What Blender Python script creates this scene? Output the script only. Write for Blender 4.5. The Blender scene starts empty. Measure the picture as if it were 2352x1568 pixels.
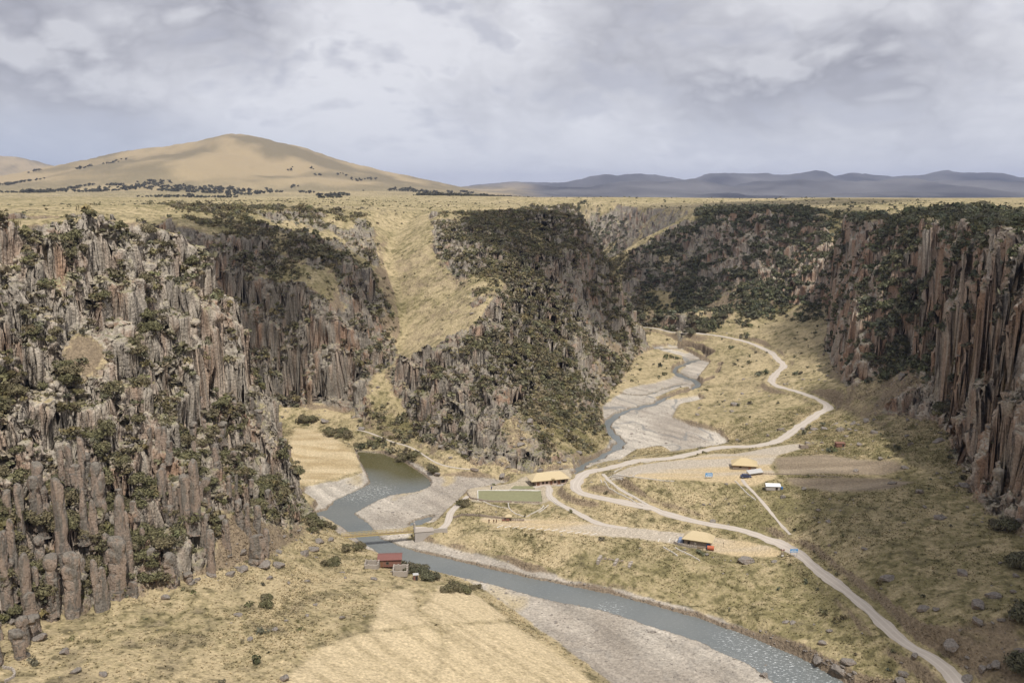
import bpy, bmesh, math, random, time
import numpy as np
from mathutils import Vector
from mathutils.geometry import delaunay_2d_cdt
T0 = time.time()
def log(*a): print('[%.1fs]' % (time.time()-T0), *a)
random.seed(7)
scene = bpy.context.scene
C = scene.collection

# ------------------------------------------------------------------ camera
CAMZ = 130.0; FPX = 2000.0; CX = 1176.0; CY = 784.0          # focal length and centre in units of a 2352 px wide frame
PITCH = math.atan((784-440)/FPX)
cam = bpy.data.cameras.new('camera'); camo = bpy.data.objects.new('camera', cam); C.objects.link(camo)
cam.sensor_width = 36; cam.lens = FPX/2352*36
cam.clip_start = 1; cam.clip_end = 60000
camo.location = (0, 0, CAMZ); camo.rotation_euler = (math.pi/2-PITCH, 0, 0)
scene.camera = camo

# ------------------------------------------------------------------ light
SUN_EL = math.radians(60); SUN_AZ = math.radians(158)           # azimuth from +Y (north) clockwise: the sun stands to the right, a little behind us
sun = bpy.data.lights.new('sun', 'SUN'); suno = bpy.data.objects.new('sun', sun); C.objects.link(suno)
sun.energy = 4.2; sun.angle = math.radians(0.5); sun.color = (1, .95, .87)
SL = Vector((math.sin(SUN_AZ)*math.cos(SUN_EL), math.cos(SUN_AZ)*math.cos(SUN_EL), math.sin(SUN_EL)))
suno.rotation_euler = SL.to_track_quat('Z', 'Y').to_euler()
scene.view_settings.view_transform = 'Standard'; scene.view_settings.look = 'None'
scene.view_settings.exposure = 0.12; scene.view_settings.gamma = 1
scene.view_settings.use_curve_mapping = False

class NT:                                                        # small node-graph helper
    def __init__(s, nt): s.nt = nt; nt.nodes.clear()
    def n(s, t, **k):
        o = s.nt.nodes.new(t)
        for a, b in k.items():
            if a == 'ins':
                for i, v in b.items():
                    if hasattr(v, 'is_output'): s.nt.links.new(v, o.inputs[i])
                    else: o.inputs[i].default_value = v
            else: setattr(o, a, b)
        return o
    def math(s, op, a, b=0.0, c=0.0, clamp=False):
        return s.n('ShaderNodeMath', operation=op, use_clamp=clamp, ins={0: a, 1: b, 2: c}).outputs[0]
    def noise(s, vec, scale, detail=4, rough=.55, dist=0, out='Fac'):
        return s.n('ShaderNodeTexNoise', ins={'Vector': vec, 'Scale': scale, 'Detail': detail, 'Roughness': rough, 'Distortion': dist}).outputs[out]
    def ramp(s, f, stops, interp='LINEAR'):
        o = s.n('ShaderNodeValToRGB', ins={0: f}); e = o.color_ramp.elements; o.color_ramp.interpolation = interp
        while len(e) < len(stops): e.new(0.5)
        for i, (p, c) in enumerate(stops): e[i].position = p; e[i].color = (c, c, c, 1) if isinstance(c, (int, float)) else (*c, 1)
        return o.outputs[0]
    def mix(s, f, a, b, blend='MIX'):
        o = s.n('ShaderNodeMix', data_type='RGBA', blend_type=blend, clamp_factor=True)
        for i, v in ((0, f), (6, a), (7, b)):
            if hasattr(v, 'is_output'): s.nt.links.new(v, o.inputs[i])
            else: o.inputs[i].default_value = v if i == 0 else (*v, 1)
        return o.outputs[2]

# world: procedural cloud deck over a Nishita sky
w = bpy.data.worlds.new('World'); scene.world = w; w.use_nodes = True
w.cycles.sampling_method = 'MANUAL'; w.cycles.sample_map_resolution = 256
N = NT(w.node_tree)
sky = N.n('ShaderNodeTexSky', sky_type='NISHITA', sun_disc=False, sun_elevation=SUN_EL, sun_rotation=SUN_AZ, altitude=3800)
tc = N.n('ShaderNodeTexCoord').outputs['Generated']
sep = N.n('ShaderNodeSeparateXYZ', ins={0: tc})
z = N.math('MAXIMUM', sep.outputs[2], 0.0)
el = N.math('MULTIPLY', N.math('DIVIDE', z, N.math('ADD', 1.0, z)), 1.35)
az = N.n('ShaderNodeMath', operation='ARCTAN2', ins={0: sep.outputs[0], 1: sep.outputs[1]}).outputs[0]
def vec(du, dv):                                               # a place in the cloud deck, seen from the side
    return N.n('ShaderNodeCombineXYZ', ins={0: N.math('ADD', az, du), 1: N.math('ADD', N.math('MULTIPLY', el, 1.75), dv), 2: 0.0}).outputs[0]
def density(dv):
    p = vec(0.0, dv)
    wv = N.n('ShaderNodeVectorMath', operation='MULTIPLY_ADD', ins={0: N.noise(p, 3.2, 3, .5, out='Color'), 1: (.16, .10, 0), 2: p}).outputs[0]
    a_ = N.noise(wv, 2.6, 2, .5); b_ = N.noise(wv, 6.5, 5, .56); c_ = N.noise(wv, 15.0, 2, .5)
    bil = N.math('ABSOLUTE', N.math('SUBTRACT', c_, .5))            # billows
    return N.math('ADD', N.math('MULTIPLY', a_, .95), N.math('ADD', N.math('MULTIPLY', b_, .75), N.math('MULTIPLY', bil, -.5)))
d0 = density(0.0); d1 = density(.045)
lit = N.math('SUBTRACT', d0, d1)                                # tops catch the light, bases do not
def patch(x, y, rx, ry, amt):                                  # a broad mass of cloud in one quarter of the sky
    u, d_, e_ = (x-1176)/2000, 1.0, math.tan(math.atan((784-y)/2000)-PITCH); A0 = math.atan2(u, 1); E0 = e_/(1+e_)*1.35*1.75
    uu = N.math('DIVIDE', N.math('SUBTRACT', az, A0), rx); vv = N.math('DIVIDE', N.math('SUBTRACT', N.math('MULTIPLY', el, 1.75), E0), ry)
    r2 = N.math('ADD', N.math('MULTIPLY', uu, uu), N.math('MULTIPLY', vv, vv)); return N.math('MULTIPLY', N.math('POWER', 2.718, N.math('MULTIPLY', r2, -1.0)), amt)
mass = N.math('ADD', N.math('ADD', patch(150, 40, .26, .14, .30), patch(1950, 170, .28, .20, .20)), N.math('ADD', patch(1350, 230, .14, .07, .10), patch(950, 110, .22, .12, -.10)))
t0 = N.math('ADD', N.math('ADD', N.math('SUBTRACT', d0, .765), mass), 0.0)
cloud = N.mix(N.ramp(t0, [(.0, 0.0), (.13, .35), (.30, .8), (.45, 1.0)]), (.76, .76, .795), (.30, .30, .345))
cloud = N.mix(N.ramp(lit, [(.02, 0.0), (.16, .6)]), cloud, (.80, .80, .83)); cloud = N.mix(N.ramp(N.math('MULTIPLY', lit, -1.0), [(.02, 0.0), (.13, .55)]), cloud, (.40, .41, .48))
hz = N.ramp(z, [(0.0, .85), (.05, .45), (.13, 0.0)])
cloud = N.mix(hz, cloud, (.70, .72, .79)); lf = N.math('MULTIPLY', N.ramp(N.math('MULTIPLY', az, -1.0), [(.15, 0.0), (.5, 1.0)]), N.ramp(z, [(0.0, .75), (.09, 0.0)]))
cloud = N.mix(lf, cloud, (.30, .37, .52))
bg1 = N.n('ShaderNodeBackground', ins={'Color': sky.outputs[0], 'Strength': .08})
bg2 = N.n('ShaderNodeBackground', ins={'Color': cloud, 'Strength': 1.0})
ms = N.n('ShaderNodeMixShader', ins={0: .93, 1: bg1.outputs[0], 2: bg2.outputs[0]})
N.n('ShaderNodeOutputWorld', ins={0: ms.outputs[0]})

# ------------------------------------------------------------------ numeric noise
def _h(ix, iy, iz, seed):
    h = (ix.astype(np.int64)*374761393 + iy.astype(np.int64)*668265263 + iz*2147483647 + seed*974634777) & 0xffffffff
    h = ((h ^ (h >> 13))*1274126177) & 0xffffffff
    h = ((h ^ (h >> 15))*2246822519) & 0xffffffff
    return ((h ^ (h >> 16)) & 0xffffff).astype(np.float32)/16777216.0
def vn2(x, y, seed=0):
    ix = np.floor(x); iy = np.floor(y); fx = (x-ix).astype(np.float32); fy = (y-iy).astype(np.float32)
    fx = fx*fx*(3-2*fx); fy = fy*fy*(3-2*fy)
    a = _h(ix, iy, 0, seed); b = _h(ix+1, iy, 0, seed); c = _h(ix, iy+1, 0, seed); d = _h(ix+1, iy+1, 0, seed)
    return (a+(b-a)*fx) + ((c+(d-c)*fx)-(a+(b-a)*fx))*fy
def vn3(x, y, z, seed=0):
    iz = np.floor(z); fz = (z-iz).astype(np.float32); fz = fz*fz*(3-2*fz); izi = iz.astype(np.int64)
    ix = np.floor(x); iy = np.floor(y); fx = (x-ix).astype(np.float32); fy = (y-iy).astype(np.float32)
    fx = fx*fx*(3-2*fx); fy = fy*fy*(3-2*fy)
    def lay(zz):
        a = _h(ix, iy, zz, seed); b = _h(ix+1, iy, zz, seed); c = _h(ix, iy+1, zz, seed); d = _h(ix+1, iy+1, zz, seed)
        p = a+(b-a)*fx; q = c+(d-c)*fx
        return p+(q-p)*fy
    a = lay(izi); b = lay(izi+1)
    return a+(b-a)*fz
def fbm2(x, y, o=4, seed=0):
    s = 0; a = .5; t = 0
    for k in range(o):
        s = s+a*vn2(x, y, seed+k); t += a; a *= .5; x = x*2.03+17.1; y = y*2.03-9.7
    return s/t-.5
def fbm3(x, y, z, o=3, seed=0):
    s = 0; a = .5; t = 0
    for k in range(o):
        s = s+a*vn3(x, y, z, seed+k); t += a; a *= .5; x = x*2.03+17.1; y = y*2.03-9.7; z = z*2.03+3.3
    return s/t-.5
def worley(x, y, seed=0):
    ix = np.floor(x); iy = np.floor(y)
    f1 = np.full(x.shape, 9., np.float32); f2 = f1.copy(); cx = np.zeros(x.shape, np.float32); cy = cx.copy(); rid = cx.copy()
    for dx in (-1, 0, 1):
        for dy in (-1, 0, 1):
            gx = ix+dx; gy = iy+dy
            a = _h(gx, gy, 1, seed); b = _h(gx, gy, 2, seed)
            qx = (gx+.1+.8*a); qy = (gy+.1+.8*b)
            d = np.hypot(qx-x, qy-y).astype(np.float32)
            m = d < f1
            f2 = np.where(m, f1, np.minimum(f2, d)); f1 = np.where(m, d, f1)
            cx = np.where(m, qx, cx); cy = np.where(m, qy, cy); rid = np.where(m, _h(gx, gy, 3, seed), rid)
    return f1, f2, cx, cy, rid
def sstep(a, b, x): t = np.clip((x-a)/(b-a), 0, 1); return t*t*(3-2*t)

# ------------------------------------------------------------------ lay of the land: survey points
ST, CT = math.sin(PITCH), math.cos(PITCH)
def ray(x, y):
    u = (x-CX)/FPX; v = -(y-CY)/FPX
    return u, CT+v*ST, -ST+v*CT
def Z(x, y, z):                                                # a point seen along this bearing, standing at height z
    u, d, e = ray(x, y); t = (z-CAMZ)/e
    return (u*t, d*t, z)
def Y(x, y, yy):                                               # the same, at distance yy
    u, d, e = ray(x, y); t = yy/d
    return (u*t, yy, CAMZ+e*t)
def proj(X_, Y_, Z_):
    dz = Z_-CAMZ; dep = Y_*CT-dz*ST; up = Y_*ST+dz*CT
    return CX+FPX*X_/dep, CY-FPX*up/dep

pts = []; edges = []; MARK = []
def line(*ps):
    i0 = len(pts); pts.extend(ps); edges.extend((i0+k, i0+k+1) for k in range(len(ps)-1))
def dots(*ps): pts.extend(ps)

PL = lambda x, y: 118+3*math.sin(x*.004+1)*math.cos(y*.003)      # plateau
# near left cliff: foot, two ledges, rim
line((-190, 60, 42), (-150, 140, 34), Z(0, 1450, 27), Z(110, 1430, 25), Z(200, 1405, 24), Z(300, 1370, 23), Z(400, 1340, 22), Z(500, 1315, 20), Z(620, 1280, 17),
     Z(690, 1230, 13), Z(695, 1185, 10), Z(665, 1125, 7), (-100, 352, 7), (-112, 364, 7), (-135, 388, 9), (-165, 405, 11), (-230, 420, 14), (-420, 430, 20))
line((-200, 120, 80), (-160, 190, 66), Y(0, 1000, 228), Y(150, 1000, 240), Y(300, 1000, 250), Y(450, 1000, 280), Y(560, 1010, 318), Y(606, 1030, 336))
line((-210, 130, 100), (-185, 200, 98), Y(0, 750, 245), Y(150, 750, 262), Y(300, 740, 280), Y(450, 740, 308), Y(540, 770, 326))
line((-260, 60, 122), (-235, 180, 121), Y(0, 520, 262), Y(120, 500, 285), Y(250, 500, 300), Y(345, 515, 318), Y(430, 550, 330), Y(480, 590, 340), Y(500, 650, 338), Y(545, 730, 332),
     Y(575, 785, 330), Y(598, 830, 329), Y(604, 930, 337))
line((-150, 345, 112), (-190, 365, 117), (-260, 380, 119), (-420, 390, 121))
dots((-160, 300, 121), (-230, 300, 122), (-300, 300, 122), (-420, 300, 122), (-420, 100, 122))
# second wall, across the side canyon
line((-420, 475, 24), (-300, 480, 16), (-200, 476, 13), Z(640, 930, 12), Z(720, 935, 11.5), Z(800, 948, 10), Z(838, 905, 20))
line((-420, 500, 118), (-300, 500, 117), (-240, 520, 114), Y(430, 520, 518), Y(500, 560, 508), Y(560, 620, 500), Y(610, 655, 495), Y(700, 660, 491), Y(765, 700, 487), Y(790, 780, 481))
line(Y(350, 472, 600), Y(450, 485, 590), Y(560, 505, 580), Y(650, 535, 560), Y(720, 560, 545), Y(790, 600, 535), Y(840, 640, 535), Y(868, 700, 530), Y(880, 760, 515), Y(865, 820, 495), Z(838, 905, 20))
line(Y(500, 470, 700), Y(700, 478, 690), Y(800, 495, 680), Y(842, 560, 640), Y(862, 620, 590), Y(884, 680, 560), Y(905, 740, 530), Y(903, 800, 505))
line(Z(838, 905, 20), Y(885, 850, 487), Y(925, 775, 523), Y(918, 690, 572), Y(888, 610, 630), Y(905, 545, 700), Y(960, 485, 830))
# spur between the canyons
line(Z(838, 905, 20), Z(935, 945, 14), Z(1020, 1030, 8.5), Z(1100, 1062, 6.5), Z(1180, 1085, 5.5), Z(1260, 1082, 4.5), Z(1340, 1062, 3.2), Z(1392, 995, 3), Z(1380, 930, 3.4), Z(1430, 868, 4.2),
     Z(1470, 815, 5), (112, 690, 6), (103, 760, 8), (82, 850, 10), (72, 930, 13), (84, 1020, 15), (108, 1130, 18), (118, 1250, 20), (95, 1400, 24), (-10, 1600, 30))
line(Z(935, 945, 14), Y(962, 880, 442), Y(1005, 800, 450), Y(1050, 775, 458), Y(1092, 742, 468), Y(1112, 700, 488), Y(1150, 650, 520))
line(Y(1180, 1030, 392), Y(1150, 960, 405), Y(1120, 900, 420), Y(1110, 830, 440), Y(1100, 760, 462))
line(Y(1150, 650, 520), Y(1135, 600, 565), Y(1140, 560, 610), Y(1150, 520, 655), Y(1160, 490, 700))
line(Y(1060, 660, 545), Y(1020, 600, 590), Y(998, 550, 630), Y(1000, 500, 690))
line(Y(1085, 650, 540), Y(1050, 590, 590), Y(1020, 540, 635), Y(1020, 492, 695))
line(Y(1160, 490, 700), Y(1250, 490, 705), (54, 700, 109), (42, 740, 112), (22, 820, 113), (18, 930, 112), (56, 1050, 110), (84, 1180, 109), (88, 1300, 109), (55, 1420, 110), (-60, 1600, 112))
dots(Y(1230, 650, 560), Y(1250, 800, 500), Y(1250, 950, 430), Y(1320, 700, 620), Y(1350, 850, 540), Y(1300, 600, 640))
# right wall
line((190, 60, 40), (178, 150, 30), (172, 215, 27), Z(2352, 1235, 25), Z(2290, 1185, 25), Z(2240, 1110, 26), Z(2205, 1035, 28), Z(2180, 965, 30), Z(2080, 885, 30), Z(1960, 885, 28), Z(1905, 800, 29),
     Z(1912, 720, 42), Z(1925, 668, 52), Z(1860, 690, 44), Z(1780, 705, 36), Z(1700, 712, 31), Z(1600, 712, 31), Z(1500, 700, 30), Y(1420, 655, 880), Y(1372, 640, 930))
line((235, 60, 117), (215, 150, 117), (200, 230, 117), Y(2352, 545, 305), Y(2290, 530, 345), Y(2220, 520, 400), Y(2120, 510, 480), Y(2020, 505, 560), Y(1960, 505, 600), Y(1935, 500, 680), Y(1880, 492, 780), Y(1780, 488, 830),
     Y(1700, 482, 880), Y(1630, 488, 910), Y(1560, 507, 930), Y(1480, 545, 945), Y(1430, 578, 960), Y(1385, 605, 990))
line(Y(2352, 800, 290), Y(2280, 800, 330), Y(2190, 760, 380), Y(2080, 740, 450), Y(1960, 720, 500), Y(1930, 650, 600))
line((260, 990, 110), (235, 1100, 108), (225, 1300, 107), (180, 1500, 106))
line(Y(1372, 640, 930), (104, 1010, 18), (132, 1080, 19), (152, 1160, 20), (156, 1300, 22), (136, 1450, 26), (35, 1640, 32))
dots((240, 380, 119), (300, 300, 119), (480, 300, 119), (480, 60, 118), (300, 600, 118), (480, 700, 119), (400, 900, 117), (480, 1200, 112), (300, 1300, 110), (480, 1600, 110))
# the valley floor: terraces, banks, aprons
line((150, -60, -1), (112, 100, 0), (92, 170, 0), Z(1700, 1500, 0), Z(1400, 1385, 0), Z(1150, 1325, 0), Z(940, 1272, 0), Z(835, 1215, 0.3), Z(860, 1150, .5), Z(900, 1120, .6), Z(870, 1065, .7), Z(838, 1036, .9))
dots(Z(1300, 1440, .6), Z(1500, 1540, .6), Z(1600, 1568, .6), Z(1200, 1375, .6), Z(790, 1170, .6), Z(720, 1130, 1), Z(1000, 1120, 1.2), Z(1150, 1110, 1.4), Z(1000, 1180, 1.2), Z(1050, 1160, 1.2))
line(Z(738, 1192, 1.2), Z(800, 1222, 1.2), Z(862, 1260, 1.2), Z(1000, 1315, 1.5), Z(1105, 1355, 1.5), Z(1180, 1415, 1.5), Z(1300, 1500, 1.5), Z(1400, 1568, 1.5), (55, 160, 1.5), (80, 60, 1.5))     # left shore
line(Z(735, 1214, 5), Z(790, 1236, 4.4), Z(850, 1272, 5), Z(930, 1310, 6), Z(1060, 1345, 6), Z(1150, 1420, 6), Z(1260, 1520, 6), (20, 180, 7), (30, 100, 12))
dots(Z(780, 1280, 9), Z(700, 1330, 13), Z(850, 1350, 11), Z(950, 1420, 13), Z(700, 1450, 17), Z(500, 1400, 20), Z(300, 1500, 24), Z(60, 1540, 27), Z(900, 1560, 14), Z(1100, 1500, 10), Z(650, 1568, 19), (-20, 120, 26), (-90, 120, 32))
line(Z(950, 1240, .9), Z(1030, 1250, .9), Z(1240, 1298, .8), Z(1320, 1335, .8), Z(1460, 1362, .8), Z(1650, 1412, .8), Z(1790, 1482, .8), Z(1880, 1530, .8), (118, 180, .6), (140, 100, .5))
line(Z(985, 1226, 4), Z(1060, 1232, 5), Z(1240, 1285, 4.5), Z(1325, 1322, 3), Z(1460, 1350, 2.6), Z(1650, 1400, 2.6), Z(1800, 1466, 3), Z(1900, 1515, 3.5), (126, 185, 4), (150, 100, 8))
dots(Z(1030, 1180, 5), Z(1110, 1195, 5.5), Z(1300, 1210, 6), Z(1500, 1232, 6.5), Z(1700, 1258, 7), Z(1600, 1300, 6), Z(1400, 1280, 5.5), Z(1150, 1215, 5.5), Z(1300, 1240, 6), Z(1600, 1262, 6.5), Z(1800, 1360, 6), Z(1750, 1420, 4), Z(1950, 1480, 6))
dots(Z(1090, 1130, 5), Z(1060, 1150, 5), Z(1240, 1130, 5), Z(1230, 1160, 5), Z(1310, 1105, 5), Z(1180, 1112, 4.5), Z(1350, 1165, 6), Z(1200, 1185, 5.2))
line(Z(1060, 1120, 2), Z(1120, 1101, 2), Z(1200, 1092, 2), Z(1320, 1077, 2.2), Z(1385, 1059, 2.6))
dots(Z(2190, 1568, 12), Z(2060, 1450, 11), Z(1940, 1350, 10), Z(1830, 1272, 8.5), Z(1700, 1222, 8), Z(1560, 1190, 8), Z(1440, 1162, 8.5), Z(1360, 1142, 9), Z(1315, 1118, 10), Z(1370, 1085, 11.5), Z(1480, 1056, 13), Z(1600, 1036, 14), Z(1830, 1012, 15.5))
line(Z(1400, 1100, 14), Z(1450, 1092, 15.5), Z(1560, 1103, 16), Z(1680, 1108, 16), Z(1740, 1110, 16))
line(Z(1400, 1115, 10), Z(1500, 1160, 9.5), Z(1620, 1190, 9.5), Z(1720, 1210, 9.5))
dots(Z(1560, 1068, 15.2), Z(1700, 1050, 15.5), Z(1760, 1100, 16.5), Z(1900, 1130, 17.5), Z(1950, 1040, 17), Z(2050, 1100, 19), Z(1850, 1180, 15), Z(2000, 1250, 17), Z(2150, 1200, 22), Z(2250, 1400, 19), Z(2100, 1380, 15), Z(2330, 1560, 18), Z(2330, 1400, 23))
line(Z(1380, 1045, 3.6), Z(1500, 1040, 3.6), Z(1640, 1022, 3.6), Z(1690, 1010, 3.6), Z(1640, 985, 3.8), Z(1560, 968, 3.8))
line(Z(1400, 1058, 6), Z(1500, 1044, 8), Z(1640, 1028, 9), Z(1710, 1012, 9), Z(1760, 985, 10))
dots(Z(1500, 900, 3.2), Z(1450, 1010, 2.4), Z(1430, 940, 2.8), Z(1600, 1000, 3.2), Z(1580, 870, 4), Z(1620, 830, 5), Z(1560, 800, 5), Z(1640, 930, 5), Z(1660, 880, 7), Z(1700, 960, 9), Z(1750, 900, 12), Z(1700, 840, 13))
dots(Z(1905, 935, 17), Z(1830, 905, 16), Z(1770, 882, 16), Z(1800, 845, 17), Z(1760, 800, 17.5), Z(1700, 780, 17), Z(1640, 770, 16), Z(1900, 870, 22), Z(1850, 790, 26), Z(1800, 740, 28), Z(1650, 745, 20), Z(1550, 765, 9), Z(1500, 740, 14), Z(1460, 745, 9), Z(2000, 950, 24), Z(2100, 1000, 25), Z(1900, 1000, 17), Z(1980, 970, 20), Z(1760, 940, 11))
dots((150, 800, 12))
# side canyon floor
dots(Z(620, 985, 3.6), Z(700, 980, 3.6), Z(780, 1010, 3.4), Z(830, 1050, 3), Z(820, 1085, 2.6), Z(700, 1110, 2.8), Z(650, 1080, 3), Z(650, 950, 5), Z(800, 960, 5), Z(860, 1000, 4), Z(960, 1040, 4), Z(1020, 1075, 4), Z(900, 985, 9), (-250, 455, 6))
# the brow we stand on and the outer rim of the survey
line((-260, -60, 127), (-120, -10, 128), (-20, -4, 128), (20, -4, 128), (120, -10, 127))
line((-150, 50, 60), (-90, 55, 45), (-20, 60, 40), (30, 60, 30), (70, 40, 20))
for a in range(-420, 521, 47): dots((a, 1660, 112)) if not -30 < a < 130 else None
for a in range(100, 1660, 60):
    if not 400 < a < 500: dots((-419.9, a, PL(-420, a)))
    dots((519.9, a, PL(520, a)))
dots((-300, 700, 119), (-200, 900, 119), (-100, 1200, 116), (-300, 1400, 117), (-50, 900, 117), Y(1050, 482, 900), Y(700, 466, 1000), Y(900, 468, 1100), (-419, -60, 125), (519, -60, 120), (-60, -60, 130), (60, -60, 130))

# ------------------------------------------------------------------ raster of the survey (1 m cells)
GX0, GX1, GY0, GY1 = -420, 520, -60, 1660
NX, NY = GX1-GX0+1, GY1-GY0+1
P2 = [Vector((p[0], p[1])) for p in pts]
vo, eo, fo, ov, oe, of = delaunay_2d_cdt(P2, edges, [], 0, 1e-3)
vz = np.zeros(len(vo)); bad = 0
for i, v in enumerate(vo):
    if ov[i]: vz[i] = pts[ov[i][0]][2]
    else:
        bad += 1; d = sorted((((v.x-p[0])**2+(v.y-p[1])**2), p[2]) for p in pts)[:2]
        vz[i] = sum(q[1] for q in d)/2; print('crossing survey lines near', round(v.x), round(v.y), 'px', [round(q) for q in proj(v.x, v.y, vz[i])])
G = np.full((NY, NX), 118., np.float32)
for f in fo:
    a, b, c = f
    x0, y0 = vo[a]; x1, y1 = vo[b]; x2, y2 = vo[c]
    i0 = max(0, int(math.floor(min(x0, x1, x2)-GX0))); i1 = min(NX-1, int(math.ceil(max(x0, x1, x2)-GX0)))
    j0 = max(0, int(math.floor(min(y0, y1, y2)-GY0))); j1 = min(NY-1, int(math.ceil(max(y0, y1, y2)-GY0)))
    if i1 < i0 or j1 < j0: continue
    D = (y1-y2)*(x0-x2)+(x2-x1)*(y0-y2)
    if abs(D) < 1e-6: continue
    gx, gy = np.meshgrid(np.arange(i0, i1+1)+GX0, np.arange(j0, j1+1)+GY0)
    wa = ((y1-y2)*(gx-x2)+(x2-x1)*(gy-y2))/D; wb = ((y2-y0)*(gx-x2)+(x0-x2)*(gy-y2))/D; wc = 1-wa-wb
    m = (wa >= -1e-4) & (wb >= -1e-4) & (wc >= -1e-4)
    G[j0:j1+1, i0:i1+1][m] = (wa*vz[a]+wb*vz[b]+wc*vz[c])[m]
def blur(A, n):
    for _ in range(n):
        B = np.pad(A, 1, mode='edge')
        A = (B[1:-1, :-2]+2*B[1:-1, 1:-1]+B[1:-1, 2:])/4
        B = np.pad(A, 1, mode='edge')
        A = (B[:-2, 1:-1]+2*B[1:-1, 1:-1]+B[2:, 1:-1])/4
    return A
gy_, gx_ = np.gradient(blur(G, 6)); slope = np.hypot(gx_, gy_)
CLF = blur(sstep(.75, 1.3, slope).astype(np.float32), 6)          # how much a place is cliff
Gs = blur(G, 3); Gw = blur(G, 12)
wsm = sstep(.1, .5, blur(sstep(.6, 1.0, slope), 3))
G = Gs*wsm+Gw*(1-wsm)*(G > 30)+(Gs*(1-wsm))*(G <= 30)
G = G.astype(np.float32)
XX, YY = np.meshgrid(np.arange(NX)+GX0, np.arange(NY)+GY0); XX = XX.astype(np.float32); YY = YY.astype(np.float32)
def samp(A, x, y):
    fx = np.clip(x-GX0, 0, NX-1.001); fy = np.clip(y-GY0, 0, NY-1.001)
    ix = fx.astype(np.int32); iy = fy.astype(np.int32); fx = fx-ix; fy = fy-iy
    return (A[iy, ix]*(1-fx)+A[iy, ix+1]*fx)*(1-fy)+(A[iy+1, ix]*(1-fx)+A[iy+1, ix+1]*fx)*fy
def hit(x, y, tmax=2500):                                      # where a bearing meets the surveyed land
    u, d, e = ray(x, y); t = np.arange(20, tmax, .4)
    zz = samp(G, u*t, d*t); k = np.argmax(CAMZ+e*t < zz)
    if k == 0: k = len(t)-1
    return (u*t[k], d*t[k])
def inpoly(poly, x, y):
    m = np.zeros(x.shape, bool); n = len(poly)
    for i in range(n):
        x0, y0 = poly[i]; x1, y1 = poly[(i+1) % n]
        if y0 == y1: continue
        c = ((y0 > y) != (y1 > y)) & (x < (x1-x0)*(y-y0)/(y1-y0)+x0); m ^= c
    return m
def mask(polys, soft=1, seen=True):
    M = np.zeros((NY, NX), np.float32)
    for p in polys:
        q = [hit(*a) for a in p] if seen else p
        xs = [a[0] for a in q]; ys = [a[1] for a in q]
        i0 = int(max(0, min(xs)-GX0-1)); i1 = int(min(NX, max(xs)-GX0+2)); j0 = int(max(0, min(ys)-GY0-1)); j1 = int(min(NY, max(ys)-GY0+2))
        s = (slice(j0, j1), slice(i0, i1)); M[s] = np.maximum(M[s], inpoly(q, XX[s], YY[s]))
    return blur(M, soft) if soft else M
def smooth_line(ps, step=2.0):
    P = [np.array(p, float) for p in ps]; out = []
    for i in range(len(P)-1):
        p0 = P[max(i-1, 0)]; p1 = P[i]; p2 = P[i+1]; p3 = P[min(i+2, len(P)-1)]
        n = max(2, int(np.linalg.norm(p2-p1)/step))
        for k in range(n):
            t = k/n; out.append(.5*((2*p1)+(-p0+p2)*t+(2*p0-5*p1+4*p2-p3)*t*t+(-p0+3*p1-3*p2+p3)*t**3))
    out.append(P[-1]); return np.array(out)
def distline(L, reach):
    D = np.full((NY, NX), 1e3, np.float32); K = np.zeros((NY, NX), np.int32)
    for k, p in enumerate(L):
        i0 = max(0, int(p[0]-GX0-reach)); i1 = min(NX, int(p[0]-GX0+reach+2)); j0 = max(0, int(p[1]-GY0-reach)); j1 = min(NY, int(p[1]-GY0+reach+2))
        if i1 <= i0 or j1 <= j0: continue
        s = (slice(j0, j1), slice(i0, i1)); d = np.hypot(XX[s]-p[0], YY[s]-p[1]); m = d < D[s]
        D[s] = np.where(m, d, D[s]); K[s] = np.where(m, k, K[s])
    return D, K
log('survey raster', len(pts), 'points', bad, 'bad')
FASTBUILD = False
# ------------------------------------------------------------------ what the ground is made of
ROCKY = [  # crags, traced as seen and laid on the land
 [(300, 470), (500, 472), (640, 482), (800, 484), (855, 520), (870, 620), (895, 700), (915, 760), (905, 830), (850, 850), (838, 900), (800, 945), (640, 930), (560, 850), (440, 560), (370, 520)],
 [(985, 497), (1150, 488), (1330, 492), (1340, 600), (1400, 700), (1300, 760), (1180, 720), (1150, 660), (1115, 690), (1085, 700), (1060, 650), (1000, 580)],
 [(1385, 630), (1440, 585), (1560, 515), (1700, 488), (1900, 498), (1932, 560), (1922, 640), (1800, 665), (1600, 668), (1480, 655)],
 [(1092, 742), (1150, 650), (1220, 700), (1230, 820), (1230, 900), (1150, 1000), (1250, 1085), (1100, 1065), (1000, 1010), (935, 945), (1005, 800)],
]
SCREE = [[(1150, 660), (1300, 560), (1470, 800), (1430, 870), (1380, 950), (1390, 1000), (1340, 1060), (1180, 1085), (1130, 1000)]]
ROCKM = np.maximum(mask(ROCKY, 5)*.95*sstep(.03, .22, slope), mask(SCREE, 5)*.42*sstep(.1, .4, slope))
CLF = np.maximum(CLF, ROCKM).astype(np.float32)

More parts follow.
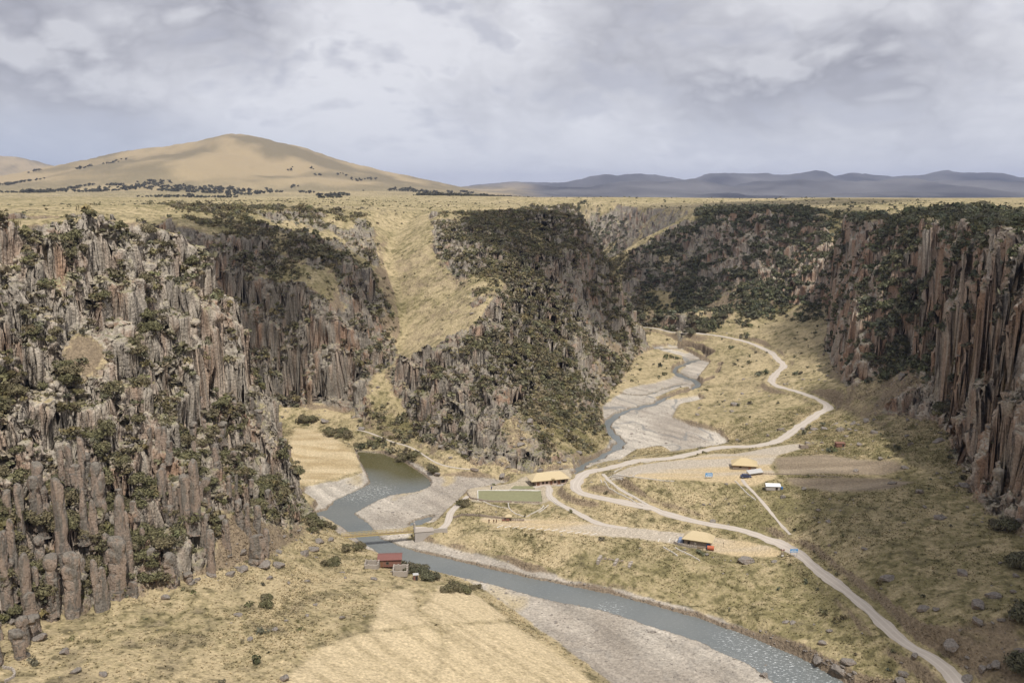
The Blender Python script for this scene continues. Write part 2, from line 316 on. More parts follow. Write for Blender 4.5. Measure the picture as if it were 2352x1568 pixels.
BED = [[(800, 1232), (950, 1238), (1030, 1250), (1140, 1272), (1240, 1298), (1320, 1335), (1460, 1362), (1650, 1412), (1790, 1482), (1880, 1530), (1990, 1600), (2030, 1720), (1550, 1720), (1410, 1568), (1300, 1490), (1180, 1400), (1108, 1350), (1050, 1325), (1000, 1310), (930, 1290), (860, 1262), (820, 1250)],
 [(672, 1120), (700, 1113), (770, 1104), (832, 1085), (822, 1045), (880, 1036), (960, 1062), (1000, 1090), (1060, 1088), (1110, 1092), (1180, 1090), (1240, 1082), (1320, 1070), (1350, 1066), (1395, 1070), (1350, 1085), (1310, 1093), (1215, 1108), (1130, 1113), (1075, 1122), (1060, 1140), (1042, 1165), (1020, 1185), (970, 1200), (945, 1228), (860, 1262), (800, 1232), (770, 1215), (730, 1190), (690, 1150)],
 [(1345, 1068), (1385, 1030), (1412, 1000), (1400, 975), (1385, 955), (1385, 930), (1440, 890), (1540, 868), (1575, 840), (1565, 815), (1500, 795), (1490, 780), (1590, 783), (1650, 810), (1672, 835), (1680, 870), (1695, 890), (1640, 905), (1560, 925), (1545, 955), (1600, 972), (1650, 985), (1672, 1005), (1672, 1022), (1640, 1030), (1520, 1043), (1430, 1058), (1395, 1070)]]
ISLE = [[(1500, 912), (1560, 888), (1640, 884), (1655, 892), (1590, 906), (1530, 917)], [(1560, 1035), (1480, 1045), (1430, 1050), (1460, 1030), (1520, 1020)], [(1130, 1105), (1180, 1098), (1215, 1100), (1200, 1108), (1150, 1112)]]
GRAV = np.clip(mask(BED, 1)-.9*mask(ISLE, 1), 0, 1)
WAT1 = [(700, 1160), (745, 1160), (800, 1172), (842, 1200), (872, 1234), (915, 1252), (960, 1262), (1030, 1277), (1140, 1302), (1240, 1325), (1400, 1354), (1600, 1404), (1700, 1442), (1850, 1492), (1945, 1550), (2000, 1620), (1990, 1720), (1850, 1720), (1795, 1600), (1770, 1560), (1720, 1525), (1600, 1472), (1400, 1406), (1250, 1374), (1150, 1345), (1110, 1335), (1030, 1315), (960, 1300), (885, 1280), (862, 1258), (826, 1236), (792, 1212), (750, 1186), (720, 1172)]
WAT2 = [(815, 1030), (826, 1034), (880, 1036), (930, 1054), (972, 1080), (990, 1096), (985, 1115), (960, 1127), (900, 1136), (860, 1152), (810, 1180), (780, 1200), (740, 1180), (745, 1165), (770, 1148), (830, 1120), (850, 1105), (838, 1075), (824, 1048)]
STREAM = smooth_line([hit(*p) for p in [(1480, 778), (1570, 789), (1628, 808), (1592, 824), (1550, 845), (1562, 858), (1600, 870), (1590, 890), (1540, 905), (1500, 924), (1440, 940), (1397, 965), (1405, 990), (1425, 1012), (1397, 1032), (1362, 1048), (1335, 1062), (1340, 1074), (1290, 1082)]], 1.5)
SIDE = smooth_line([hit(*p) for p in [(1430, 900), (1480, 905), (1560, 880), (1640, 862), (1655, 830)]], 1.5)
POOL = [[(996, 1210), (1050, 1180), (1075, 1172), (1080, 1180), (1040, 1195), (1005, 1213)]] and [[(935, 1205), (950, 1192), (1000, 1178), (985, 1195), (960, 1206)]]
dS, _ = distline(STREAM, 8); dD, _ = distline(SIDE, 6)
wn = fbm2(XX/5, YY/5, 3, 7)*2
WATER = blur(np.maximum(np.maximum(mask([WAT1, WAT2], 0), mask(POOL, 0)), np.maximum((dS < 2.6+wn*2.2), (dD < 1.0+wn*1.5)).astype(np.float32)), 1)
def wl(y): return np.maximum(0, (y-300)*.0085)
Wl = wl(YY)
# the riverbed lies just above the water, the channels just below
inbed = sstep(.08, .92, blur(GRAV, 3))
bedz = Wl+.35+fbm2(XX/18, YY/30, 3, 17)*1.3
bedz = np.where(G < Wl+3.2, bedz, G)
G = G*(1-inbed)+np.maximum(bedz, np.minimum(G, bedz+.5))*inbed
G = np.where(GRAV < .05, np.maximum(G, Wl+.6), G)
wk = sstep(.3, .75, WATER)
G = (G*(1-wk)+np.minimum(G, Wl-.5)*wk).astype(np.float32)

# roads: level benches, then sheets laid on them
RL = {}
def road(key, ps, w, bench=1.5, zs=14):
    global G, FLAT
    L = smooth_line([hit(*p) for p in ps], 1.5)
    zz = samp(G, L[:, 0], L[:, 1]); n = zs
    zz = np.convolve(np.pad(zz, n, mode='edge'), np.ones(2*n+1)/(2*n+1), 'valid')
    RL[key] = (L, zz, w)
    D, K = distline(L, w/2+bench+4)
    k = sstep(w/2+bench+3, w/2+bench*.5, D)
    G = (G*(1-k)+zz[K]*k).astype(np.float32); FLAT = np.maximum(FLAT, sstep(w/2+1.5, w/2, D))
FLAT = np.zeros((NY, NX), np.float32)
FLAT = np.maximum(FLAT, inbed*.75)
def flatten(poly, soft=3, z=None):
    global G, FLAT
    M = mask([poly], soft)*sstep(22, 14, G); zz = blur(G, 14)
    G = (G*(1-M)+(zz if z is None else z)*M).astype(np.float32); FLAT = np.maximum(FLAT, M*.92)
    return M
PARK = [(1100, 1188), (1200, 1191), (1300, 1197), (1400, 1206), (1500, 1216), (1600, 1227), (1700, 1241), (1765, 1258), (1800, 1270), (1780, 1278), (1700, 1277), (1620, 1266), (1540, 1247), (1450, 1234), (1350, 1229), (1250, 1217), (1150, 1207), (1105, 1198)]
UPPER = [(1398, 1100), (1440, 1075), (1520, 1060), (1700, 1040), (1835, 1018), (1860, 1025), (1785, 1048), (1770, 1070), (1790, 1098), (1740, 1114), (1640, 1107), (1480, 1098)]
BROWN = [[(1775, 1052), (1900, 1042), (2050, 1058), (2085, 1075), (2020, 1092), (1890, 1088), (1790, 1090)], [(1800, 1098), (1900, 1097), (2040, 1098), (2100, 1108), (2040, 1125), (1890, 1126), (1820, 1114)]]
LAWN = [(1098, 1127), (1242, 1127), (1246, 1152), (1098, 1149)]
LAWN2 = [(1181, 1116), (1229, 1117), (1229, 1123), (1172, 1123)]
YARD = [(1070, 1132), (1098, 1122), (1180, 1110), (1205, 1094), (1312, 1088), (1316, 1108), (1262, 1120), (1262, 1150), (1240, 1157), (1085, 1152)]
mPark = flatten(PARK); mUp = flatten(UPPER); mYard = flatten(YARD, 3, 5.0)
mBrown = mask(BROWN, 2); FLAT = np.maximum(FLAT, mBrown*.7)
MAIN = [(2330, 1720), (2250, 1640), (2190, 1568), (2140, 1510), (2060, 1452), (1960, 1372), (1880, 1312), (1832, 1274), (1780, 1245), (1700, 1220), (1600, 1197), (1500, 1171), (1420, 1152), (1370, 1142), (1332, 1130), (1322, 1112), (1345, 1093), (1395, 1075), (1460, 1059), (1550, 1047), (1650, 1034), (1740, 1022), (1790, 1010), (1835, 982), (1880, 950), (1903, 936), (1885, 918), (1835, 902), (1792, 890), (1772, 876), (1785, 856), (1800, 840), (1785, 824), (1765, 806), (1730, 790), (1680, 777), (1640, 770), (1600, 766), (1520, 757), (1470, 752)]
road('main', MAIN, 4.6)
road('drive', [(1225, 1121), (1252, 1116), (1262, 1124), (1262, 1138), (1285, 1158), (1325, 1180), (1365, 1196), (1400, 1207), (1440, 1213)], 3.0)
road('ramp', [(1075, 1140), (1050, 1160), (1035, 1175), (1030, 1190), (1022, 1205), (1000, 1214), (975, 1217), (950, 1219)], 2.6)
road('track', [(1705, 1098), (1712, 1108), (1730, 1130), (1760, 1165), (1790, 1200), (1815, 1235)], 1.3, .6)
road('footpath', [(820, 985), (850, 1000), (900, 1012), (950, 1032), (1000, 1062), (1040, 1072), (1090, 1080)], 1.2, .6)
road('stone_path', [(1385, 1088), (1400, 1104), (1425, 1120), (1455, 1142), (1480, 1160), (1500, 1171)], 1.5, .6)
# abutment of the footbridge and the shoulder it lands on
GRAVS = blur(GRAV, 3)
FIELD = [[(560, 965), (598, 972), (680, 978), (760, 998), (808, 1035), (826, 1062), (824, 1082), (760, 1101), (690, 1112), (640, 1108), (560, 1050)]]
CROP = [[(740, 1485), (850, 1455), (1006, 1442), (1018, 1500), (985, 1580), (630, 1580)], [(1014, 1441), (1176, 1432), (1290, 1512), (1375, 1580), (994, 1580), (1027, 1500)], [(1012, 1342), (1108, 1374), (1172, 1426), (1012, 1436), (966, 1396)], [(875, 1364), (945, 1350), (958, 1398), (1000, 1436), (855, 1449)]]
mField = mask(FIELD, 2); mCrop = mask(CROP, 1); FLAT = np.maximum(FLAT, mField*.6); FLAT = np.maximum(FLAT, mCrop*.5)
G = G*(1-mField)+blur(G, 10)*mField; G = G.astype(np.float32)
# clumps of scrub
def paint(ps, soft=4): return mask(ps, soft)
SC = [  # (weight, areas)
 (1.0, [[(985, 500), (1150, 490), (1330, 492), (1345, 610), (1400, 690), (1470, 800), (1430, 870), (1390, 905), (1300, 850), (1220, 770), (1160, 660), (1120, 690), (1060, 650), (1000, 590)]]),
 (1.1, [[(1150, 680), (1260, 760), (1390, 880), (1398, 1000), (1345, 1065), (1250, 1050), (1190, 940), (1180, 850)], [(935, 945), (1020, 940), (1120, 980), (1150, 1040), (1060, 1060), (1000, 1025), (840, 985), (800, 945)]]),
 (.45, [[(1100, 760), (1180, 760), (1190, 900), (1180, 1060), (1060, 1040), (960, 920), (1010, 810)]]),
 (.55, [[(1380, 640), (1440, 590), (1560, 520), (1700, 485), (1900, 495), (1940, 560), (1925, 670), (1640, 690), (1420, 660)]]),
 (1.1, [[(1370, 615), (1480, 625), (1620, 640), (1780, 635), (1930, 620), (1925, 675), (1830, 708), (1760, 728), (1640, 718), (1640, 770), (1500, 750), (1410, 700)], [(1600, 480), (1700, 476), (1900, 490), (1900, 512), (1600, 520)], [(1880, 492), (1990, 495), (1990, 600), (1940, 680), (1890, 700)]]),
 (1.15, [[(1940, 500), (2100, 505), (2352, 540), (2352, 760), (2240, 860), (2160, 880), (2080, 850), (1960, 880), (1900, 780), (1930, 650)]]),
 (.5, [[(2050, 480), (2352, 486), (2352, 560), (2100, 530)], [(330, 470), (600, 478), (840, 486), (870, 600), (900, 700), (900, 790), (840, 700), (780, 640), (700, 640), (600, 640), (500, 560), (420, 500)], [(840, 720), (920, 740), (910, 830), (860, 860), (830, 900), (790, 850)]]),
 (.45, [[(560, 600), (700, 640), (830, 640), (800, 900), (620, 900), (450, 600)], [(1330, 490), (1440, 490), (1440, 590), (1380, 640), (1340, 600)]]),
 (.85, [[(600, 930), (800, 935), (900, 985), (960, 1030), (1000, 1080), (960, 1075), (840, 1020), (760, 985), (610, 960)]]),
]
VEG = np.zeros((NY, NX), np.float32)
for wgt, ps in SC: VEG = np.maximum(VEG, paint(ps, 9)*wgt)
VEG *= np.clip(.55+fbm2(XX/30, YY/30, 4, 19)*3.2+.35, .12, 1.15)
leftcliff = mask([[(-600, 40), (-170, 40), (-120, 140), (-105, 205), (-85, 260), (-72, 308), (-78, 352), (-120, 372), (-600, 372)]], 3, seen=False)
VEG = np.maximum(VEG, leftcliff*(.30+.28*sstep(75, 45, G))*sstep(.4, .9, slope))
log('features')


# ------------------------------------------------------------------ height of the land everywhere
prof_h = [(-4200, 0), (-3300, 40), (-2900, 70), (-2500, 120), (-2100, 230), (-1850, 262), (-1640, 300), (-1500, 322), (-1400, 312), (-1180, 255), (-980, 190), (-760, 130), (-500, 75), (-250, 25), (-60, -10), (200, -15)]
prof_m = [(1080, 440), (1180, 427), (1280, 419), (1380, 406), (1490, 399), (1560, 413), (1610, 401), (1700, 406), (1760, 404), (1800, 400), (1845, 392), (1885, 409), (1990, 402), (2050, 398), (2140, 394), (2230, 397), (2352, 402), (2700, 400), (3200, 410)]
def farland(x, y):
    plat = 118+3*np.sin(x*.004+1)*np.cos(y*.003)
    n = fbm2(x/420, y/420, 4, 5)
    right = sstep(-300, 500, x-y*.02)*sstep(1500, 3200, y)
    z = plat-right*85+n*(6+14*right+sstep(1500, 4000, y)*18)
    # the big bald hill
    r = fbm2(x/700, y/700, 4, 11)
    hx = np.interp(x, [p[0] for p in prof_h], [p[1] for p in prof_h])
    g = np.abs(fbm2(x/260+3, y/520, 4, 21))*2
    hy = np.exp(-((y-5000-r*700)/1250.)**2)
    g2 = np.abs(fbm2(x/150, y/330, 3, 23))*2
    z = z+np.maximum(hx, 0)*hy*(1-.20*g*(1-hy*.75)-.07*g2)
    # paler hill behind, far left
    z = z+330*np.exp(-((x+4950)/900)**2-((y-8600)/900)**2)+240*np.exp(-((x+6200)/900)**2-((y-9000)/900)**2)
    # mountain range
    ym = 13500.
    mx = [(a-CX)/FPX*ym/1.0 for a, b in prof_m]; mz = [130+(440-b)/FPX*ym-40 for a, b in prof_m]
    mm = np.interp(x, mx, mz, left=0)*(1.08+fbm2(x/700, x*0+.5, 5, 33)*.42)
    rr = np.abs(fbm2(x/1500, y/1900, 5, 31))*2
    f1 = np.exp(-((y-ym)/1500)**2); f2 = np.exp(-((y-10500)/1900)**2)*.62
    z = z+np.maximum(mm, 0)*np.maximum(f1*(1-.38*rr), f2*(1-.75*rr))
    z = z+np.maximum(0, mm*.25)*np.exp(-((y-7500)/1500)**2)*(.5-rr)
    return z
def land(x, y, detail=True):
    inside = (x > GX0) & (x < GX1) & (y > GY0) & (y < GY1)
    e = np.minimum(np.minimum(x-GX0, GX1-x), y-GY0)
    wi = sstep(0, 60, e)*sstep(0, 260, GY1-y)
    z = np.empty(x.shape, np.float32)
    z = farland(x, y).astype(np.float32) if not inside.all() or True else z
    zi = samp(G, x, y)
    n0 = fbm2(x/60, y/60, 3, 41)*3*(1-samp(LOWM, x, y))
    z = z*(1-wi)+(zi+n0)*wi
    return z
LOWM = sstep(60, 30, G)
log('defs')
def surf(x, y):
    """height of the finished surface and how rocky it is"""
    shp = x.shape; x = x.ravel().astype(np.float32); y = y.ravel().astype(np.float32)
    z = land(x, y)
    c = samp(CLF, x, y)*((x > GX0+2) & (x < GX1-2) & (y > GY0+2) & (y < GY1-2))*sstep(20, 300, GY1-y)
    m = c > .03
    xm, ym, cm, zm = x[m], y[m], c[m], z[m]
    wx = xm+fbm2(xm/9, ym/9, 2, 51)*7; wy = ym+fbm2(xm/9+50, ym/9, 2, 52)*7
    f1, f2, cx, cy, rid = worley(wx/7.2, wy/7.2, 61)
    tx = wx/7.2-cx; ty = wy/7.2-cy; h1 = samp(G, cx*7.2, cy*7.2)+(rid-.5)*9-f1**3*2.2-np.exp(-(f2-f1)*11)*3.5+(tx*np.sin(rid*47)+ty*np.cos(rid*47))*5
    g1, g2, dx, dy, rjd = worley(wx/2.7+9, wy/2.7, 62)
    h2 = samp(G, dx*2.7-9*2.7, dy*2.7)+(rjd-.5)*3.8-g1**3*1.0-np.exp(-(g2-g1)*9)*1.3+((wx/2.7+9-dx)*np.sin(rjd*61)+(wy/2.7-dy)*np.cos(rjd*61))*2
    led = sstep(-.13, .10, fbm2(xm/26, ym/26, 3, 71)+(samp(slope, xm, ym)-1.0)*.22+.02+samp(ROCKM, xm, ym)*.16+samp(leftcliff, xm, ym)*.11)          # some stretches are ledges of earth
    k = cm*led
    sl_ = samp(slope, xm, ym); rock = zm+(h1-zm)*.60+(h2-zm)*(.07+.33*sstep(3.2, 1.3, sl_))
    hs = 11+5*vn2(xm/60, ym/60, 75); tt = (rock+fbm2(xm/17, ym/17, 3, 73)*16)/hs; fl0 = np.floor(tt)         # beds: risers and ledges
    rock = rock+(sstep(.0, .62, tt-fl0)-(tt-fl0))*hs*.62*sstep(.3, 1.2, samp(slope, xm, ym))
    zz = zm*(1-k)+rock*k
    zz += (np.exp(-((zm-zz)/6)**2)*0)
    z[m] = zz
    kk = np.zeros(x.shape, np.float32); kk[m] = k
    # soft ground: tussocks and hummocks
    near = (x > GX0) & (x < GX1) & (y < 900) & (y > -50)
    q = np.zeros(x.shape, np.float32)
    xs, ys = x[near], y[near]; fl = 1-samp(FLAT, xs, ys)
    q[near] = (fbm2(xs/13, ys/13, 3, 81)*1.5+fbm2(xs/2.6, ys/2.6, 2, 82)*.34)*fl*(1-kk[near]*.5)
    z = z+q
    return z.reshape(shp), kk.reshape(shp)

NCOL, NROW = (1750, 1900) if not FASTBUILD else (700, 700)
ta = np.linspace(-.80, .80, NCOL)
ang = np.arctan(ta)
rest = np.linspace(ang[-1], ang[0]+2*math.pi, 90)[1:-1]
ang = np.concatenate([ang, rest])
rr = np.concatenate([np.arange(3, 100, 1.), np.arange(100, 430, .35), np.arange(430, 1000, .55), np.arange(1000, 1700, 1.4), np.geomspace(1700, 22500, 420)]).astype(np.float32)
if FASTBUILD: rr = np.concatenate([np.arange(3, 100, 2.), np.arange(100, 430, .8), np.arange(430, 1000, 1.2), np.arange(1000, 1700, 3), np.geomspace(1700, 22500, 300)]).astype(np.float32)
NA = len(ang)
VX = np.empty((NA, NROW), np.float32); VY = VX.copy(); VZ = VX.copy(); VK = VX.copy()
ZC = np.empty((NA, len(rr)), np.float32); KC = ZC.copy()
for s in range(0, NA, 200):
    a = ang[s:s+200, None]
    ZC[s:s+200], KC[s:s+200] = surf(np.sin(a)*rr[None], np.cos(a)*rr[None])
WT = np.empty((NA, len(rr)-1), np.float32)
for s in range(0, NA, 200):
    a = ang[s:s+200, None]; zb = land(np.sin(a)*rr[None], np.cos(a)*rr[None])
    WT[s:s+200] = (np.abs(np.diff(zb, axis=1))*.95+np.diff(rr)[None]*np.clip(.04+115/rr[:-1], 0, .75)[None])/rr[:-1]*np.where(rr[:-1] > 1700, .45, np.where(rr[:-1] < 110, .04, 1))+1e-6
hb = max(3, NCOL//45)
for _ in range(3):                                             # neighbouring columns must step alike
    cs = np.cumsum(np.concatenate([WT[-hb-1:], WT, WT[:hb]]), axis=0)
    WT = (cs[2*hb+1:]-cs[:-2*hb-1])/(2*hb+1)
for i in range(NA):
    cum = np.concatenate([[0], np.cumsum(WT[i])]); t = np.linspace(0, cum[-1], NROW)
    r = np.interp(t, cum, rr)
    VX[i] = math.sin(ang[i])*r; VY[i] = math.cos(ang[i])*r
    VZ[i] = np.interp(r, rr, ZC[i]); VK[i] = np.interp(r, rr, KC[i])
del ZC, KC, WT
log('terrain sampled')
def normals(VX, VY, VZ):
    def g(A):
        a = np.empty_like(A); a[1:-1] = A[2:]-A[:-2]; a[0] = A[1]-A[0]; a[-1] = A[-1]-A[-2]
        b = np.empty_like(A); b[:, 1:-1] = A[:, 2:]-A[:, :-2]; b[:, 0] = A[:, 1]-A[:, 0]; b[:, -1] = A[:, -1]-A[:, -2]
        return a, b
    ax, bx = g(VX); ay, by = g(VY); az, bz = g(VZ)
    nx = ay*bz-az*by; ny = az*bx-ax*bz; nz = ax*by-ay*bx
    l = np.sqrt(nx*nx+ny*ny+nz*nz)+1e-9; s = np.sign(nz); s[s == 0] = 1
    return nx/l*s, ny/l*s, nz/l*s
nx, ny, nz = normals(VX, VY, VZ)
# roughen rock faces in all three directions
m = VK > .05
xm, ym, zm = VX[m], VY[m], VZ[m]
dsp = fbm3(xm*.38, ym*.38, zm*.24, 3, 91)*3.0+fbm3(xm*1.3, ym*1.3, zm*.9, 2, 95)*.9
dsp -= np.exp(-np.abs(fbm3(xm*.15, ym*.15, zm*.42, 2, 97))*30)*1.0
q_ = fbm3(xm*.22, ym*.22, zm*.13, 3, 98)*9; dsp += (np.floor(q_)+sstep(.7, 1.0, q_-np.floor(q_)))*.75
q_ = fbm3(xm*.6, ym*.6, zm*.5, 2, 99)*6; dsp += (np.floor(q_)+sstep(.6, 1.0, q_-np.floor(q_)))*.4
dsp *= np.minimum(VK[m]*1.6, 1)
VX[m] += nx[m]*dsp; VY[m] += ny[m]*dsp; VZ[m] += nz[m]*dsp*.6
nx, ny, nz = normals(VX, VY, VZ)
log('terrain displaced')

def emit(name, keep, label=None):
    """link the faces where keep holds as one mesh object"""
    I = np.arange(NA*NROW).reshape(NA, NROW)
    J = np.roll(I, -1, axis=0)
    q = np.stack([I[:, :-1], J[:, :-1], J[:, 1:], I[:, 1:]], -1)[keep]
    q = q.reshape(-1, 4)[:, ::-1]
    used, inv = np.unique(q, return_inverse=True)
    me = bpy.data.meshes.new(name)
    me.vertices.add(len(used)); me.vertices.foreach_set('co', np.stack([VX.ravel()[used], VY.ravel()[used], VZ.ravel()[used]], -1).astype(np.float32).ravel())
    me.loops.add(q.size); me.loops.foreach_set('vertex_index', inv.astype(np.int32).ravel())
    me.polygons.add(len(q)); me.polygons.foreach_set('loop_start', np.arange(0, q.size, 4, dtype=np.int32)); me.polygons.foreach_set('loop_total', np.full(len(q), 4, np.int32))
    at = me.color_attributes.new('tone', 'FLOAT_COLOR', 'POINT')
    at.data.foreach_set('color', COL.reshape(-1, 4)[used].astype(np.float32).ravel())
    me.update(calc_edges=True)
    o = bpy.data.objects.new(name, me); C.objects.link(o); o['kind'] = 'structure'
    if label: o['label'] = label
    return o

# ------------------------------------------------------------------ what colour things are
def lerp(a, b, t): return a+(b-a)*t[..., None]
def tone(x, y, z, k, nz):
    s = x.shape; ins = ((x > GX0+1) & (x < GX1-1) & (y > GY0+1) & (y < GY1-1))
    c3 = lambda *v: np.array(v, np.float32)
    n1 = fbm2(x/35, y/35, 4, 101)*2; n2 = fbm2(x/6, y/6, 3, 102)*2; n3 = fbm2(x/1.6, y/1.6, 2, 103)*2; n4 = fbm2(x/160, y/160, 3, 104)*2
    straw = c3(.41, .33, .20); olive = c3(.195, .168, .082); earth = c3(.27, .215, .155)
    right = sstep(40, 95, x-(y-250)*.12)*sstep(560, 330, y)
    up = sstep(60, 100, z)
    g = np.clip(.38+n1*.5+n2*.6+n3*.6+right*.42+up*.22-.14*(x < 20)*(y < 320), 0, 1)
    col = lerp(straw, olive, g)
    col = lerp(col, np.broadcast_to(earth*.85, col.shape), np.clip(n4*.7+n2*.8-.25, 0, .7)); col = col*(1-.35*sstep(.2, .6, n3+n2*.2)*(y < 1500))[..., None]
    far = sstep(1500, 4500, np.hypot(x, y))
    hillc = lerp(c3(.30, .235, .14)*np.ones(s+(1,)), c3(.17, .14, .085), np.clip(.45+fbm2(x/260, y/420, 5, 105)*4.5+np.abs(fbm2(x/190, y/500, 4, 116))*2-.15, 0, 1))  # tan hill grass; darker patches put cloud shadow into the colour
    col = lerp(col, hillc, far)
    dark = np.maximum(sstep(9000, 10500, y), sstep(2600, 3600, y)*sstep(-300, 200, x-y*.02)); col = lerp(col, np.broadcast_to(c3(.065, .062, .06), col.shape)*(1+fbm2(x/700, y/900, 4, 115)[..., None]*3.0), dark)
    def M(A): return samp(A, x, y)*ins
    veg = M(VEG); col = lerp(col, np.broadcast_to(c3(.13, .115, .05), col.shape), np.clip(veg*.75*(.6+n2*.8), 0, .8)*(1-k))
    pale = c3(.50, .405, .26)
    fl = M(mField); col = lerp(col, lerp(pale, c3(.36, .275, .155), np.clip(.3+n2*.5+fbm2(x/40, y/4.5, 3, 106)*2.4, 0, 1)), fl)
    cr = np.clip(M(mCrop)+n2*.25*M(mCrop), 0, 1); col = lerp(col, lerp(pale*1.04, straw*.85, np.clip(.15+n3*.5+fbm2((x+y)/3, (x-y)/60, 3, 107)*2, 0, 1)), cr)
    br = M(mBrown); col = lerp(col, lerp(c3(.31, .25, .185), c3(.21, .165, .12), np.clip(.5+fbm2(x/60, y/8, 3, 108)*3, 0, 1)), br*.9)
    dirt = c3(.42, .365, .295)
    up_ = np.maximum(M(mUp), M(mPark)); col = lerp(col, lerp(dirt, c3(.46, .36, .22), np.clip(.4+fbm2(x/50, y/9, 3, 109)*4, 0, 1)), sstep(.35, .65, up_+n3*.12))
    col = lerp(col, np.broadcast_to(c3(.42, .36, .28), col.shape), sstep(.4, .6, M(mYard)+n3*.1)*.75)
    gr = sstep(.32, .68, M(GRAVS)+n3*.14+n2*.22)*sstep(wl(y)+2.0, wl(y)+1.2, z)
    gc = lerp(c3(.32, .28, .235), c3(.455, .41, .35), np.clip(.5+fbm2(x/22, y/34, 4, 110)*3.2, 0, 1)); gc = gc*(1+fbm2((x*.8+y*.6)/3.5, (x*.6-y*.8)/28, 4, 117)*.7)[..., None]; gc = lerp(gc, np.broadcast_to(c3(.25, .23, .205), gc.shape), np.clip(n3*.5+n2*.35, 0, .6))
    gc = lerp(gc, np.broadcast_to(c3(.40, .32, .18), gc.shape), np.clip((fbm2(x/14, y/22, 3, 111)*2-.42)*3, 0, .75))
    ch = np.abs(fbm2((x*.3+y*.1)/6+4, (y*.95-x*.3)/34, 3, 128))*2; gc = lerp(gc, np.broadcast_to(c3(.19, .19, .185), gc.shape), sstep(.055, .015, ch)*(y > 395)*.75)
    col = lerp(col, gc, gr)
    wet = sstep(.12, .4, M(WATER)); col = lerp(col, np.broadcast_to(c3(.17, .15, .115), col.shape), wet*.85)
    # rock: grey lichened tops, pink and ochre where it has broken off
    grey = c3(.175, .155, .13); lt = c3(.30, .265, .22); pink = c3(.38, .29, .225); ochre = c3(.30, .185, .12); stain = c3(.10, .09, .085)
    st = fbm3(x/2.6, y/2.6, z/17, 3, 121)*2; st2 = fbm3(x/9, y/9, z/22, 3, 122)*2; st3 = fbm3(x*.9, y*.9, z*.7, 2, 123)*2
    steep = sstep(.62, .25, nz); nearl = sstep(-40, -70, x)*sstep(385, 350, y); east = sstep(110, 160, x-(y-300)*.12)
    rc = lerp(grey*np.ones(s+(1,), np.float32), lt, np.clip(.35+st3*.9, 0, 1))
    warm = lerp(pink*np.ones(s+(1,), np.float32), ochre, np.clip(st2*1.5+.22+sstep(380, 470, y)*.33+east*.35, 0, 1))
    rc = lerp(rc, np.broadcast_to(c3(.16, .145, .07), rc.shape), np.clip(nearl*(fbm2(x/7, y/7, 3, 126)*2+fbm3(x/5, y/5, z/6, 2, 127)*2-.35)*2.2, 0, .6)*sstep(.15, .5, nz)); rc = rc*(1.08+(.30+.24*sstep(35, 65, z))*nearl+.65*east)[..., None]; rc = lerp(rc, warm, np.clip(steep*(.16+st*1.5+st2*.9+east*.6+nearl*.08), 0, .88))
    rc = lerp(rc, np.broadcast_to(stain, rc.shape), np.clip(steep*(fbm3(x/1.8+7, y/1.8, z/30, 2, 124)*3.4-.35-.15*east), 0, .7))
    rc = lerp(rc, np.broadcast_to(c3(.16, .15, .07), rc.shape), np.clip(sstep(.62, .85, nz)*(.25+n2*1.2+veg*.25), 0, .8))
    rc = lerp(rc, np.broadcast_to(c3(.36, .29, .15), rc.shape), np.clip(sstep(.72, .92, nz)*(.1-n2*1.4), 0, .85))
    kk = sstep(.22, .5, k+n2*.14+steep*.25*(k > .08))
    col = lerp(col, rc, kk)
    # broken banks of bare earth
    bank = sstep(.86, .70, nz)*(1-kk)*ins*(y < 800)
    col = lerp(col, np.broadcast_to(c3(.21, .16, .115), col.shape), bank*.8)
    return np.concatenate([np.clip(col, .01, .9), kk[..., None]], -1)
COL = np.empty((NA, NROW, 4), np.float32)
for s in range(0, NA, 200):
    q = slice(s, s+200); COL[q] = tone(VX[q], VY[q], VZ[q], VK[q], nz[q])
log('coloured')

def mat(name): m = bpy.data.materials.new(name); m.use_nodes = True; return m, NT(m.node_tree)
mland, T = mat('land')
at = T.n('ShaderNodeAttribute', attribute_name='tone')
pos = T.n('ShaderNodeNewGeometry').outputs['Position']
f = T.noise(pos, 1.1, 5, .7); v = T.n('ShaderNodeTexVoronoi', ins={'Vector': pos, 'Scale': 1.3}).outputs['Distance']
mul = T.math('ADD', T.math('MULTIPLY', f, 1.3), .36)
mul = T.math('MULTIPLY', mul, T.math('ADD', .82, T.math('MULTIPLY', v, .4)))
colr = T.mix(1.0, at.outputs['Color'], T.n('ShaderNodeCombineXYZ', ins={0: mul, 1: mul, 2: mul}).outputs[0], 'MULTIPLY')
bh = T.math('ADD', T.noise(pos, .9, 6, .65), T.math('MULTIPLY', v, .25))
bmp = T.n('ShaderNodeBump', ins={'Height': bh, 'Strength': .9, 'Distance': 1.0})
b = T.n('ShaderNodeBsdfPrincipled', ins={'Base Color': colr, 'Roughness': .95, 'Normal': bmp.outputs[0], 'Specular IOR Level': .15})
T.n('ShaderNodeOutputMaterial', ins={0: b.outputs[0]})

